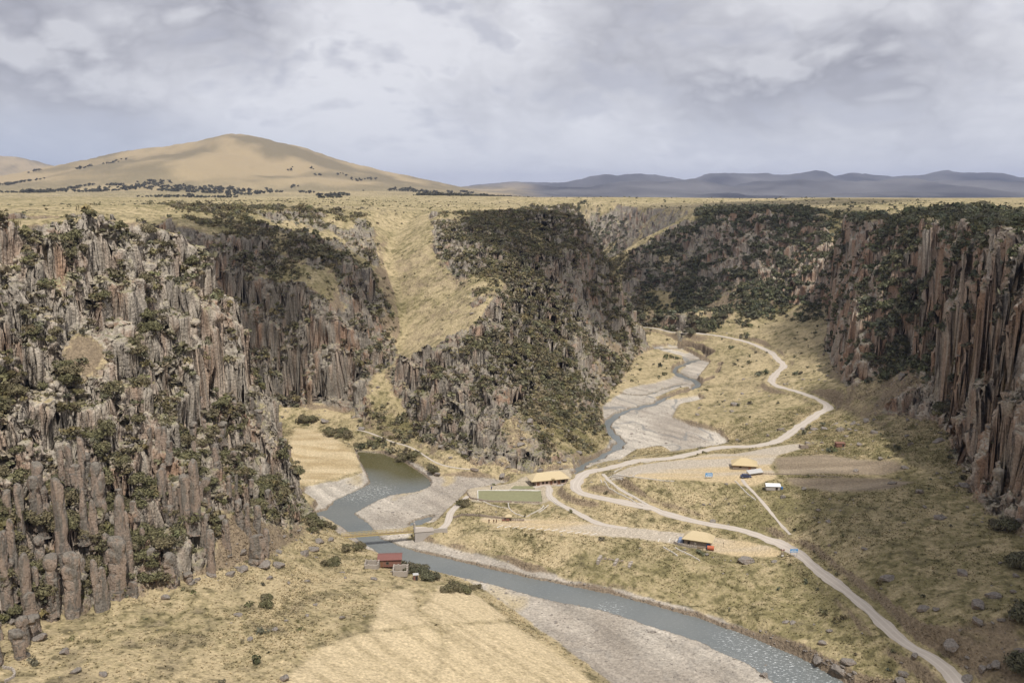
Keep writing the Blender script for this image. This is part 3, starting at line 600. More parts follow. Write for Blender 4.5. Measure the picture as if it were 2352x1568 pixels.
# which piece of the land each face belongs to
def regions():
    x = VX[:, :-1]; y = VY[:, :-1]; z = VZ[:, :-1]; k = COL[:, :-1, 3]
    ins = (x > GX0+1) & (x < GX1-1) & (y > GY0+1) & (y < GY1-1)
    base = samp(G, x, y)
    R = np.zeros(x.shape, np.int8)                              # 0 valley floor
    R[(base > 60) | ~ins] = 1                                   # grassland of the plateau
    R[(samp(GRAV, x, y) > .5) & ins] = 2                         # gravel
    cl = (samp(CLF, x, y) > .35) & ins
    xs = x-(y-700)*.02
    R[cl & (leftc(x, y) > .5)] = 3
    R[cl & (leftc(x, y) <= .5) & (x < -20-(y-500)*.0) & (y > 380)] = 4
    sp = cl & (leftc(x, y) <= .5) & (((x > -40) & (x < 140) & (y > 360)) | ((y > 700) & (x < 150) & (x > -40))) & (x < 60+(y-400)*.32)
    R[cl & (R != 3) & (x < spurx(y)) & (y > 370)] = 4
    R[cl & (R != 3) & (x >= spurx(y)) & (x < canx(y)) & (y > 360)] = 5
    R[cl & (R != 3) & (x >= canx(y)) & (y > 640)] = 7
    R[cl & (R != 3) & (x >= canx(y)) & (y <= 640)] = 6
    R[~ins & (y > 3100) & (x < 500) & (y < 7500) & (x > -4500)] = 8
    R[(y > 7500)] = 9
    return R
leftc = lambda x, y: samp(leftcliff, x, y)
spurx = lambda y: np.interp(y, [360, 450, 480, 520, 570, 630, 700, 830], [-60, -60, -58, -64, -72, -80, -85, -90])
canx = lambda y: np.interp(y, [360, 500, 600, 700, 800, 1000, 1200, 1640], [60, 90, 120, 150, 150, 150, 165, 100])
R = regions()
for i, (nm, lb) in enumerate([('valley_floor', 'dry grass floor and terraces of the canyon'), ('plateau', 'flat straw-coloured grassland above the canyons'), ('riverbed', 'pale grey gravel bars of the river'),
    ('cliff', 'near left cliff of grey and pink rock columns'), ('cliff', 'brown columned cliff across the side canyon behind the near left cliff'), ('cliff', 'scrub-covered rocky spur between the two canyons'),
    ('cliff', 'tall ochre cliff along the right edge above the grassy slope'), ('cliff', 'dark scrubby cliff beyond the winding river, upper right'), ('hill', 'broad bald tan hill on the left horizon'), ('mountains', 'low blue mountain range along the horizon')]):
    if (R == i).any():
        o = emit(nm, R == i, lb); o.data.materials.append(mland)
log('land linked')

# ------------------------------------------------------------------ sheets: roads and water
def grid_obj(name, P, m, kind='structure', label=None, cap=True):
    """P: (n, m, 3) grid of points"""
    n, k = P.shape[:2]; I = np.arange(n*k).reshape(n, k)
    q = np.stack([I[:-1, :-1], I[1:, :-1], I[1:, 1:], I[:-1, 1:]], -1).reshape(-1, 4)
    me = bpy.data.meshes.new(name); me.from_pydata(P.reshape(-1, 3).tolist(), [], q.tolist()); me.materials.append(m)
    me.polygons.foreach_set('use_smooth', np.ones(len(q), bool))
    o = bpy.data.objects.new(name, me); C.objects.link(o)
    if kind: o['kind'] = kind
    if label: o['label'] = label
    return o
mroad, T = mat('gravel road')
pos = T.n('ShaderNodeNewGeometry').outputs['Position']
f = T.noise(pos, .25, 4, .6); f2 = T.noise(pos, 3.0, 4, .7)
c = T.mix(f, (.36, .315, .275), (.50, .45, .395)); c = T.mix(T.math('MULTIPLY', f2, .45), c, (.33, .28, .23))
uvx = T.n('ShaderNodeAttribute', attribute_name='across').outputs['Fac']
rut = T.math('ABSOLUTE', T.math('SUBTRACT', T.math('ABSOLUTE', uvx), .42))
c = T.mix(T.ramp(rut, [(.0, .35), (.16, 0.0)]), c, (.62, .57, .50))
b = T.n('ShaderNodeBsdfPrincipled', ins={'Base Color': c, 'Roughness': .95, 'Specular IOR Level': .1, 'Normal': T.n('ShaderNodeBump', ins={'Height': f2, 'Strength': .5, 'Distance': .1}).outputs[0]})
T.n('ShaderNodeOutputMaterial', ins={0: b.outputs[0]})
def road_sheet(key, name, label, m=mroad):
    L, zz, w = RL[key]
    tg = np.gradient(L, axis=0); tg /= np.linalg.norm(tg, axis=1)[:, None]; nr = np.stack([tg[:, 1], -tg[:, 0]], 1)
    k = 9; s = np.linspace(-1, 1, k); P = np.empty((len(L), k, 3))
    wob = fbm2(L[:, 0]/4, L[:, 1]/4, 3, 131)*.9
    for j in range(k):
        hw = w/2*s[j]*(1+wob*(abs(s[j]) == 1)); P[:, j, :2] = L+nr*np.asarray(hw)[:, None]
        P[:, j, 2] = np.maximum(surf(P[:, j, 0], P[:, j, 1])[0], zz-.3)+(.16-.10*abs(s[j])**4)
    o = grid_obj(name, P, m, label=label)
    a = o.data.attributes.new('across', 'FLOAT', 'POINT'); a.data.foreach_set('value', np.tile(s, len(L)).astype(np.float32))
road_sheet('main', 'road', 'pale gravel road winding up the valley'); road_sheet('drive', 'road', 'narrow drive down from the long thatched house to the parking ground')
road_sheet('ramp', 'path', 'short curving path down to the footbridge')
road_sheet('track', 'path', 'thin straight path up the slope to the upper terrace'); road_sheet('footpath', 'path', 'footpath along the foot of the spur'); road_sheet('stone_path', 'path', 'stone-edged path across the hairpin')

mwat, T = mat('river water')
pos = T.n('ShaderNodeNewGeometry').outputs['Position']
mp = T.n('ShaderNodeMapping', ins={0: pos, 'Rotation': (0, 0, .45), 'Scale': (.35, 1.0, 1)}).outputs[0]
rp = T.noise(mp, 2.2, 5, .65); deep = T.noise(pos, .045, 3, .5)
foam = T.n('ShaderNodeAttribute', attribute_name='foam').outputs['Fac']; green = T.n('ShaderNodeAttribute', attribute_name='deep').outputs['Fac']
fl = T.math('MULTIPLY', T.ramp(T.noise(mp, 2.4, 5, .7), [(.57, 0.0), (.66, 1.0)]), foam, clamp=True)
c = T.mix(deep, (.10, .115, .12), (.17, .175, .165)); c = T.mix(green, c, (.075, .068, .028)); c = T.mix(fl, c, (.75, .77, .78))
b = T.n('ShaderNodeBsdfPrincipled', ins={'Base Color': c, 'Roughness': T.math('ADD', .16, T.math('MULTIPLY', fl, .6)), 'IOR': 1.33, 'Normal': T.n('ShaderNodeBump', ins={'Height': rp, 'Strength': .3, 'Distance': .3}).outputs[0]})
T.n('ShaderNodeOutputMaterial', ins={0: b.outputs[0]})
# one water sheet: the cells round the channels
wm = blur((WATER > .15).astype(np.float32), 2) > .05
ii = np.argwhere(wm); vid = -np.ones(((NY+1), (NX+1)), np.int64)
q = np.stack([ii, ii+[0, 1], ii+[1, 1], ii+[1, 0]], 1)
flat = q[..., 0]*(NX+1)+q[..., 1]; used, inv = np.unique(flat.ravel(), return_inverse=True)
wy = used//(NX+1)+GY0-.5; wx = used % (NX+1)+GX0-.5
me = bpy.data.meshes.new('river'); me.from_pydata(np.stack([wx, wy, wl(wy)-.02], -1).tolist(), [], inv.reshape(-1, 4).tolist()); me.materials.append(mwat)
me.polygons.foreach_set('use_smooth', np.ones(len(ii), bool))
def blob(cx, cy, rx, ry): return np.exp(-((wx-cx)/rx)**2-((wy-cy)/ry)**2)
fo = np.zeros(len(wx)); gr = fo.copy()
for p, r in (((1790, 1520), 11), ((1850, 1545), 9), ((1700, 1475), 6), ((825, 1135), 9), ((860, 1128), 6), ((1400, 1400), 4), ((1960, 1600), 9)):
    hx, hy = hit(*p); fo += blob(hx, hy, r, r)
for p, r in (((850, 1050), 14), ((900, 1060), 16), ((950, 1090), 14), ((780, 1030), 25)):
    hx, hy = hit(*p); gr += blob(hx, hy, r, r)
a = me.attributes.new('foam', 'FLOAT', 'POINT'); a.data.foreach_set('value', np.clip(fo*1.3+.10, 0, 1).astype(np.float32))
a = me.attributes.new('deep', 'FLOAT', 'POINT'); a.data.foreach_set('value', np.clip(gr, 0, 1).astype(np.float32))
o = bpy.data.objects.new('river', me); C.objects.link(o); o['kind'] = 'structure'
log('sheets')

# ------------------------------------------------------------------ helpers for things
rng = np.random.default_rng(5)
def tag(o, label=None, cat=None, group=None, kind=None):
    if label: o['label'] = label
    if cat: o['category'] = cat
    if group: o['group'] = group
    if kind: o['kind'] = kind
    return o
def empty(name, loc=(0, 0, 0), rz=0, label=None, cat=None, group=None):
    o = bpy.data.objects.new(name, None); C.objects.link(o); o.location = loc; o.rotation_euler = (0, 0, rz); o.empty_display_size = .3
    return tag(o, label, cat, group)
def copy_tree(o, parent=None):
    c = o.copy(); C.objects.link(c); c.parent = parent
    for ch in list(KIDS.get(o.name, [])): copy_tree(ch, c)
    return c
KIDS = {}
def npmesh(name, V, F, m, col=None, smooth=False):
    me = bpy.data.meshes.new(name); V = np.asarray(V, np.float32); F = np.asarray(F, np.int32)
    me.vertices.add(len(V)); me.vertices.foreach_set('co', V.ravel()); me.loops.add(F.size); me.loops.foreach_set('vertex_index', F.ravel())
    me.polygons.add(len(F)); me.polygons.foreach_set('loop_start', np.arange(0, F.size, F.shape[1], dtype=np.int32)); me.polygons.foreach_set('loop_total', np.full(len(F), F.shape[1], np.int32))
    if smooth: me.polygons.foreach_set('use_smooth', np.ones(len(F), bool))
    if col is not None:
        a = me.color_attributes.new('tone', 'FLOAT_COLOR', 'POINT'); a.data.foreach_set('color', np.concatenate([col, np.ones((len(V), 1))], 1).astype(np.float32).ravel())
    me.materials.append(m); me.update(calc_edges=True); return me
def link(name, me, parent=None):
    o = bpy.data.objects.new(name, me); C.objects.link(o)
    if parent is not None: o.parent = parent; KIDS.setdefault(parent.name, []).append(o)
    return o
class MB:
    def __init__(s): s.v = []; s.f = []
    def box(s, c, d, rz=0, taper=1.0, shear=0):
        n = len(s.v); ca, sa = math.cos(rz), math.sin(rz)
        for k in (0, 1):
            t = taper if k else 1
            for sx, sy in ((-1, -1), (1, -1), (1, 1), (-1, 1)):
                x = sx*d[0]/2*t; y = sy*d[1]/2*t; s.v.append((c[0]+x*ca-y*sa, c[1]+x*sa+y*ca, c[2]+(k-.5)*d[2]))
        s.f += [(n, n+3, n+2, n+1), (n+4, n+5, n+6, n+7)]+[(n+i, n+(i+1) % 4, n+4+(i+1) % 4, n+4+i) for i in range(4)]; return s
    def poly(s, vs, fs): n = len(s.v); s.v += [tuple(v) for v in vs]; s.f += [tuple(i+n for i in f) for f in fs]; return s
    def cyl(s, c, r, h, k=10, r2=None, axis=2):
        n = len(s.v); r2 = r if r2 is None else r2
        for zz, rr_ in ((0, r), (h, r2)):
            for i in range(k):
                a = 2*math.pi*i/k; p = [rr_*math.cos(a), rr_*math.sin(a)]
                q = (p[0], p[1], zz) if axis == 2 else ((zz, p[0], p[1]) if axis == 0 else (p[0], zz, p[1]))
                s.v.append((c[0]+q[0], c[1]+q[1], c[2]+q[2]))
        s.f += [(n+i, n+(i+1) % k, n+k+(i+1) % k, n+k+i) for i in range(k)]+[tuple(n+k+i for i in range(k)), tuple(n+k-1-i for i in range(k))]; return s
    def tube(s, ps, r, k=5):
        n = len(s.v)
        for i, p in enumerate(ps):
            a = Vector(ps[max(i-1, 0)]); b = Vector(ps[min(i+1, len(ps)-1)]); d = (b-a).normalized()
            u = d.cross(Vector((0, 0, 1))); u = u.normalized() if u.length > 1e-3 else Vector((1, 0, 0)); w_ = d.cross(u)
            rr_ = r[i] if isinstance(r, (list, tuple)) else r
            for j in range(k): t = 2*math.pi*j/k; s.v.append(tuple(Vector(p)+u*math.cos(t)*rr_+w_*math.sin(t)*rr_))
        for i in range(len(ps)-1):
            for j in range(k): s.f.append((n+i*k+j, n+i*k+(j+1) % k, n+(i+1)*k+(j+1) % k, n+(i+1)*k+j))
        return s
    def mesh(s, name, m, smooth=False):
        me = bpy.data.meshes.new(name); me.from_pydata(s.v, [], s.f); me.materials.append(m)
        if smooth: me.polygons.foreach_set('use_smooth', np.ones(len(s.f), bool))
        return me
    def build(s, name, m, parent=None, label=None, smooth=False):
        o = link(name, s.mesh(name, m, smooth), parent)
        if label: o['label'] = label
        return o
def gz(x, y): return float(surf(np.array([x], np.float32), np.array([y], np.float32))[0][0])
def hitf(x, y):
    """where a bearing meets the finished land"""
    u, d, e = ray(x, y); t = np.arange(60, 1500, .3); zz, _ = surf((u*t).astype(np.float32), (d*t).astype(np.float32)); k = int(np.argmax(CAMZ+e*t < zz))
    return u*t[k], d*t[k], float(zz[k])
def simple(name, col, rough=.85, var=.35, scale=2.0, spec=.2, bump=0, metal=0):
    m, T = mat(name); pos = T.n('ShaderNodeTexCoord').outputs['Object']
    f = T.noise(pos, scale, 5, .65)
    c = T.mix(f, tuple(x*(1-var) for x in col), tuple(min(1, x*(1+var)) for x in col))
    k = {'Base Color': c, 'Roughness': rough, 'Specular IOR Level': spec, 'Metallic': metal}
    if bump: k['Normal'] = T.n('ShaderNodeBump', ins={'Height': f, 'Strength': bump, 'Distance': .1}).outputs[0]
    b = T.n('ShaderNodeBsdfPrincipled', ins=k); T.n('ShaderNodeOutputMaterial', ins={0: b.outputs[0]}); return m

# foliage
def foliage_mat(name, a, b_, c_):
    m, T = mat(name); oi = T.n('ShaderNodeObjectInfo').outputs['Random']; pos = T.n('ShaderNodeNewGeometry').outputs['Position']
    f = T.noise(pos, .9, 3, .6); g = T.noise(pos, .12, 3, .6)
    at = T.n('ShaderNodeAttribute', attribute_name='tone').outputs['Color']
    c = T.mix(T.ramp(f, [(.35, 0.0), (.65, 1.0)]), a, b_); c = T.mix(T.math('MULTIPLY', T.ramp(T.math('ADD', T.math('MULTIPLY', g, .6), T.math('MULTIPLY', oi, .4)), [(.42, 0.0), (.62, 1.0)]), .7), c, c_)
    c = T.mix(1.0, c, at, 'MULTIPLY')
    b = T.n('ShaderNodeBsdfPrincipled', ins={'Base Color': c, 'Roughness': .8, 'Specular IOR Level': .2}); T.n('ShaderNodeOutputMaterial', ins={0: b.outputs[0]}); return m
mleaf = foliage_mat('bush leaves', (.10, .095, .05), (.155, .145, .075), (.15, .122, .075))
mdark = foliage_mat('dark bush leaves', (.082, .083, .049), (.122, .118, .07), (.13, .11, .074))
mstem = simple('bush stem', (.12, .09, .065))
mwood_far = foliage_mat('far wood leaves', (.04, .045, .03), (.06, .06, .04), (.07, .06, .04))
def leafcloud(n, size, seed, lobes=7, squash=.75):
    """leaf clumps filling a lumpy crown about 1 m in radius, foot at z=0"""
    r = np.random.default_rng(seed)
    L = np.concatenate([r.uniform(-.55, .55, (lobes, 2)), r.uniform(.35, 1.0, (lobes, 1))*squash], 1); R_ = r.uniform(.35, .6, lobes)
    k = r.integers(0, lobes, n); d = r.normal(size=(n, 3)); d /= np.linalg.norm(d, axis=1)[:, None]; d[:, 2] = np.abs(d[:, 2])*.9-.25*(r.random(n) < .4)
    rad = R_[k]*r.uniform(.72, 1.08, n); P = L[k]+d*rad[:, None]; P[:, 2] = np.maximum(P[:, 2], .04)
    nrm = d+r.normal(size=(n, 3))*.45; nrm /= np.linalg.norm(nrm, axis=1)[:, None]
    u = np.cross(nrm, r.normal(size=(n, 3))); u /= np.linalg.norm(u, axis=1)[:, None]; v = np.cross(nrm, u)
    s1 = size*r.uniform(.6, 1.4, n)[:, None]; s2 = size*r.uniform(.3, .8, n)[:, None]
    V = np.stack([P-u*s1, P-v*s2, P+u*s1, P+v*s2*.6], 1).reshape(-1, 3)
    F = np.arange(4*n).reshape(n, 4); col = np.repeat(r.uniform(.65, 1.35, n), 4)[:, None]*np.ones(3)
    return V, F, col
def stems(seed):
    r = np.random.default_rng(seed); b = MB()
    for i in range(6):
        a = r.uniform(0, 6.28); q = r.uniform(.25, .6)
        b.tube([(0.05*math.cos(a), .05*math.sin(a), -.15), (.2*q*math.cos(a), .2*q*math.sin(a), .3), (q*math.cos(a), q*math.sin(a), .75)], [.05, .035, .012], 5)
    return b
BUSH = []
for i in range(8):
    V, F, c = leafcloud(620, .13, 100+i, 6+i % 4, .8); BUSH.append(npmesh('foliage', V, F, mleaf if i < 5 else mdark, c))
STEM = [stems(i).mesh('stem', mstem) for i in range(3)]
FARB = [leafcloud(34, .38, 300+i, 5, .8) for i in range(6)]
def visible(x, y, z):
    t = np.linspace(.12, .985, 170, dtype=np.float32)[None]; ok = np.zeros(len(x), bool)
    for s in range(0, len(x), 4000):
        q = slice(s, s+4000); xx = x[q, None]*t; yy = y[q, None]*t; zz = CAMZ+(z[q, None]-CAMZ)*t
        ok[q] = (samp(G, xx, yy) < zz+.6).all(1)
    u, v = proj(x, y, z); return ok & (u > -10) & (u < 2362) & (v > 0) & (v < 1580)
# surface points picked by real area
vd = np.sqrt(VX**2+VY**2)
def area():
    a = np.hypot(np.hypot(VX[1:, :-1]-VX[:-1, :-1], VY[1:, :-1]-VY[:-1, :-1]), VZ[1:, :-1]-VZ[:-1, :-1]*1.0)
    b = np.hypot(np.hypot(VX[:-1, 1:]-VX[:-1, :-1], VY[:-1, 1:]-VY[:-1, :-1]), VZ[:-1, 1:]-VZ[:-1, :-1])
    return np.minimum(a*b, 6.0)
AR = area()
sub = (slice(0, NCOL-1), slice(0, NROW-1))
sx, sy, sz_, sk = VX[sub].ravel(), VY[sub].ravel(), VZ[sub].ravel(), COL[..., 3][sub].ravel(); sn = nz[sub].ravel(); sa = AR[:NCOL-1].ravel()
facing = (-(nx[sub]*VX[sub]+ny[sub]*VY[sub]+nz[sub]*(VZ[sub]-CAMZ))/vd[sub]).ravel()
okp = (sx > GX0+3) & (sx < GX1-3) & (sy > 90) & (sy < GY1-3) & (facing > -.45)
rowgap = np.hypot(VX[:-1, 1:]-VX[:-1, :-1], VY[:-1, 1:]-VY[:-1, :-1])[:NCOL-1].ravel()
def pick(dens, seed):
    r = np.random.default_rng(seed); return np.nonzero(okp & (r.random(len(sx)) < dens*sa))[0]
def scatter(idx, seed):
    """shake the picked spots loose from the mesh rows"""
    r = np.random.default_rng(seed); x, y = sx[idx], sy[idx]; d = np.hypot(x, y); q = r.uniform(-.9, .9, len(idx))*np.minimum(rowgap[idx], 6); t = r.uniform(-.5, .5, len(idx))*.0013*d
    x2 = (x+x/d*q+y/d*t).astype(np.float32); y2 = (y+y/d*q-x/d*t).astype(np.float32); return x2, y2, surf(x2, y2)[0]
vg = samp(VEG, sx, sy); wet_ = samp(WATER, sx, sy); gv = samp(GRAV, sx, sy); fl_ = samp(FLAT, sx, sy)
free = (wet_ < .05) & (gv < .3) & (fl_ < .25)
clump = sstep(-.16, .2, fbm2(sx/11, sy/11, 3, 201)+fbm3(sx/7, sy/7, sz_/7, 2, 205)*.6)
plat_ = (sz_ > 95) & (sk < .3)
dens = vg*.21*(.2+1.15*clump)*(1+.6*((sx > -60) & (sx < canx(sy)-20)))*(sn > .12)*(1-.45*(sn < .3))*(1-.35*((sx < -60) & (sy < 372) & (sz_ > 60)))
dens = np.maximum(dens, .0028*free*(.2+clump*1.8)); dens *= free
ib = pick(dens, 1)
bx, by, bz = scatter(ib, 11); dark_ = (bx > canx(by)-20) & (by > 250) | (vg[ib] < .2) & (rng.random(len(ib)) < .3)
bs = np.clip(rng.lognormal(.22, .5, len(ib)), .45, 3.6)*(1+.35*((by > 560) & (bx > 60))); bs[vg[ib] < .2] *= .62; bs[(bx > -60) & (bx < canx(by)-20)] *= .8
bs *= np.where((bx < -60) & (by < 372) , 1.0, 1.0)
BL = [list(t) for t in zip(bx, by, bz, bs, dark_)]
def cluster(px_, py_, w_, n, size, dark=False, h_=None):
    """a thicket standing round this spot"""
    for i in range(n):
        a = rng.uniform(-.5, .5); hx, hy, hz_ = hitf(px_+a*w_, py_+rng.uniform(-.5, .5)*(h_ or w_*.25))
        BL.append([hx, hy, hz_, size*rng.uniform(.75, 1.2), dark, 1])
for a in [(738, 1215, 60, 9, 2.6, False), (716, 1190, 30, 4, 2.2), (815, 1262, 50, 8, 1.9), (762, 1296, 30, 6, 2.0), (895, 1284, 14, 2, 1.6), (950, 1312, 50, 9, 2.7, True), (985, 1330, 40, 7, 2.4, True), (1060, 1352, 80, 13, 1.9),
          (783, 1000, 55, 8, 3.0), (843, 1026, 60, 9, 2.4), (941, 1054, 40, 6, 3.0), (990, 1080, 30, 5, 2.7), (700, 968, 50, 7, 2.8), (1060, 1160, 22, 5, 2.2), (1745, 862, 34, 6, 2.6, True), (1590, 762, 60, 9, 4.0, True),
          (1500, 742, 110, 14, 4.0, True), (1620, 735, 90, 12, 4.0, True), (1700, 745, 50, 7, 3.6, True), (1440, 715, 60, 9, 3.8, True), (1545, 822, 28, 4, 2.6, True), (1705, 775, 26, 4, 2.8, True), (2300, 1215, 40, 6, 3.2, True), (2345, 1300, 30, 8, 3.6, True), (2350, 1420, 30, 8, 3.4, True), (2350, 1540, 40, 8, 3.4, True),
          (612, 1378, 22, 3, 1.5), (580, 1392, 12, 2, 1.2), (1830, 860, 20, 3, 2.2, True), (2160, 940, 60, 6, 3.0, True), (870, 1110+900, 1, 0, 1)]: cluster(*a)
A = np.array([b[:5] for b in BL], float); hero = np.array([len(b) > 5 for b in BL])
vis = visible(A[:, 0], A[:, 1], A[:, 2]+A[:, 3]*.9)
show = A[:, 3]/np.hypot(A[:, 0], A[:, 1])*vis*(1+.6*hero)
order = np.argsort(-show); NB = 300
log('bushes', len(A), 'visible', int(vis.sum()))
def zone(x, y, z):
    if leftc(np.array([x]), np.array([y]))[0] > .3 or (x < -60 and y < 340 and z > 30): 
        if z > 88: return ('olive shrub rooted near the top of the near left cliff', 'shrubs near the top of the left cliff')
        if z > 55: return ('grey-green shrub on a ledge halfway up the near left cliff', 'shrubs on the middle ledges of the left cliff')
        return ('olive bush among the stone columns at the foot of the left cliff', 'bushes among the columns at the foot of the left cliff')
    if x < 40 and y < 330: return ('dark bush on the grassy left bank above the lower river', 'bushes on the left bank of the lower river')
    if x > 130 and y < 380: return ('dark green bush at the foot of the right-hand cliff', 'bushes at the foot of the right-hand cliff')
    if x < -20 and y > 330 and z < 30: return ('rounded green bush beside the still pool of the side canyon', 'bushes round the side canyon pool')
    if x > canx(y)-25: return ('dark tree in the thicket beside the upper bend of the river', 'dark trees along the upper river') if z < 40 else ('dark shrub clinging to the right canyon wall', 'shrubs on the right canyon wall')
    if y > 370: return ('brown-green shrub on the lower slopes of the middle spur', 'shrubs on the middle spur')
    return ('small shrub in the dry grass of the valley terraces', 'shrubs on the grassy terraces')
for n_, i in enumerate(order[:NB]):
    x, y, z, s, dk = A[i]; lb, gp = zone(x, y, z); lb = ('large ' if s > 2.2 else ('mid-sized ' if s > 1.5 else 'small '))+lb.replace('small ', '').replace('olive bush among the stone columns at the foot of the left cliff', 'olive bush among stone columns, foot of the left cliff').replace('grey-green shrub on a ledge halfway up the near left cliff', 'grey-green shrub halfway up the left cliff')+(', '+('nearest' if y < 225 else ('middle' if y < 275 else 'farthest'))+' part' if x < -60 and y < 372 else '')
    r0 = empty('bush', (x, y, z-.12*s), rng.uniform(0, 6.28), lb, 'bush', gp); r0.scale = (s, s, s*rng.uniform(.8, 1.15))
    link('foliage', BUSH[rng.integers(5, 8) if dk else rng.integers(0, 5)], r0); link('stem', STEM[n_ % 3], r0)
def merged(name, rows, protos, m, kind='stuff', zs=1.0, lab=None, cols=None):
    Vs = []; Fs = []; Cs = []; off = 0
    pi = rng.integers(0, len(protos), len(rows)); rot = rng.uniform(0, 6.28, len(rows))
    for p in range(len(protos)):
        V, F, c = protos[p]; I = np.nonzero(pi == p)[0]
        if not len(I): continue
        ca, sa_ = np.cos(rot[I])[:, None], np.sin(rot[I])[:, None]; s = rows[I, 3][:, None]
        X_ = rows[I, 0][:, None]+(V[:, 0]*ca-V[:, 1]*sa_)*s; Y_ = rows[I, 1][:, None]+(V[:, 0]*sa_+V[:, 1]*ca)*s; Z_ = rows[I, 2][:, None]+V[:, 2]*s*zs*rng.uniform(.8, 1.15, len(I))[:, None]-.1*s
        Vs.append(np.stack([X_, Y_, Z_], -1).reshape(-1, 3)); Fs.append((F[None]+(np.arange(len(I))*len(V))[:, None, None]).reshape(-1, F.shape[1])+off); off += len(I)*len(V)
        cc = np.broadcast_to(c[None], (len(I),)+c.shape); cc = cc*(cols[I][:, None, :] if cols is not None else 1); Cs.append(cc.reshape(-1, 3))
    o = link(name, npmesh(name, np.concatenate(Vs), np.concatenate(Fs), m, np.concatenate(Cs))); tag(o, lab, None, None, kind); return o
rest_ = A[order[NB:]]; dk = rest_[:, 4] > 0
hue = lambda n: rng.uniform(.65, 1.5, (n, 1))*np.stack([rng.uniform(.88, 1.08, n), np.ones(n), rng.uniform(.8, 1.2, n)], 1)
merged('scrub', rest_[~dk], FARB, mleaf, cols=hue(int((~dk).sum())), lab='olive scrub covering ledges and the middle spur')
merged('dark_scrub', rest_[dk], FARB, mdark, cols=hue(int(dk.sum())), lab='dark scrub covering the right canyon wall')
# woods on the plateau and at the foot of the hill
W_ = []
for k in range(20000):
    az = rng.uniform(-.62, .35); rr_ = rng.choice([rng.uniform(1500, 2600), rng.uniform(2600, 4300)]); x = rr_*az; y = rr_
    nn = vn2(np.array([x/170]), np.array([y/420]), 301)[0]+.5*vn2(np.array([x/50]), np.array([y/120]), 302)[0]
    if nn > (1.12 if az < .02 else 1.16): W_.append((x, y, 0, rng.uniform(4, 9) if y > 2400 else rng.uniform(2.5, 5)))
W_ = np.array(W_); W_[:, 2] = surf(W_[:, 0].astype(np.float32), W_[:, 1].astype(np.float32))[0]
merged('far_woods', W_, [leafcloud(26, .5, 500+i, 4, .9) for i in range(4)], mwood_far, lab='dark distant woods on the plateau below the hill')
log('bushes done')

# ------------------------------------------------------------------ rocks
def rock_mat(name, g0, g1, warm, amt):
    m, T = mat(name); ob = T.n('ShaderNodeTexCoord').outputs['Object']; oi = T.n('ShaderNodeObjectInfo').outputs['Random']; geo = T.n('ShaderNodeNewGeometry')
    st = T.n('ShaderNodeMapping', ins={0: geo.outputs['Position'], 'Scale': (1, 1, .25)}).outputs[0]
    f = T.noise(geo.outputs['Position'], 1.6, 6, .7); g = T.noise(st, .55, 4, .6); h = T.noise(st, 1.5, 4, .6)
    nzv = T.n('ShaderNodeSeparateXYZ', ins={0: geo.outputs['True Normal']}).outputs[2]
    c = T.mix(T.ramp(f, [(.3, 0.0), (.7, 1.0)]), g0, g1)
    side = T.ramp(nzv, [(.25, 1.0), (.6, 0.0)])
    wv = T.math('MULTIPLY', T.math('MULTIPLY', T.ramp(g, [(.42, 0.0), (.56, 1.0)]), side), amt)
    c = T.mix(wv, c, warm); c = T.mix(T.math('MULTIPLY', T.ramp(h, [(.56, 0.0), (.66, 1.0)]), .55), c, (.095, .088, .08))
    bm = T.n('ShaderNodeBump', ins={'Height': T.math('ADD', f, T.math('MULTIPLY', h, .5)), 'Strength': 1.0, 'Distance': .9})
    b = T.n('ShaderNodeBsdfPrincipled', ins={'Base Color': c, 'Roughness': .95, 'Specular IOR Level': .15, 'Normal': bm.outputs[0]}); T.n('ShaderNodeOutputMaterial', ins={0: b.outputs[0]}); return m
mrock = rock_mat('pinnacle rock', (.165, .15, .13), (.31, .275, .235), (.43, .325, .255), .8)
mboul = rock_mat('boulder rock', (.20, .175, .155), (.34, .305, .27), (.36, .27, .21), .5)
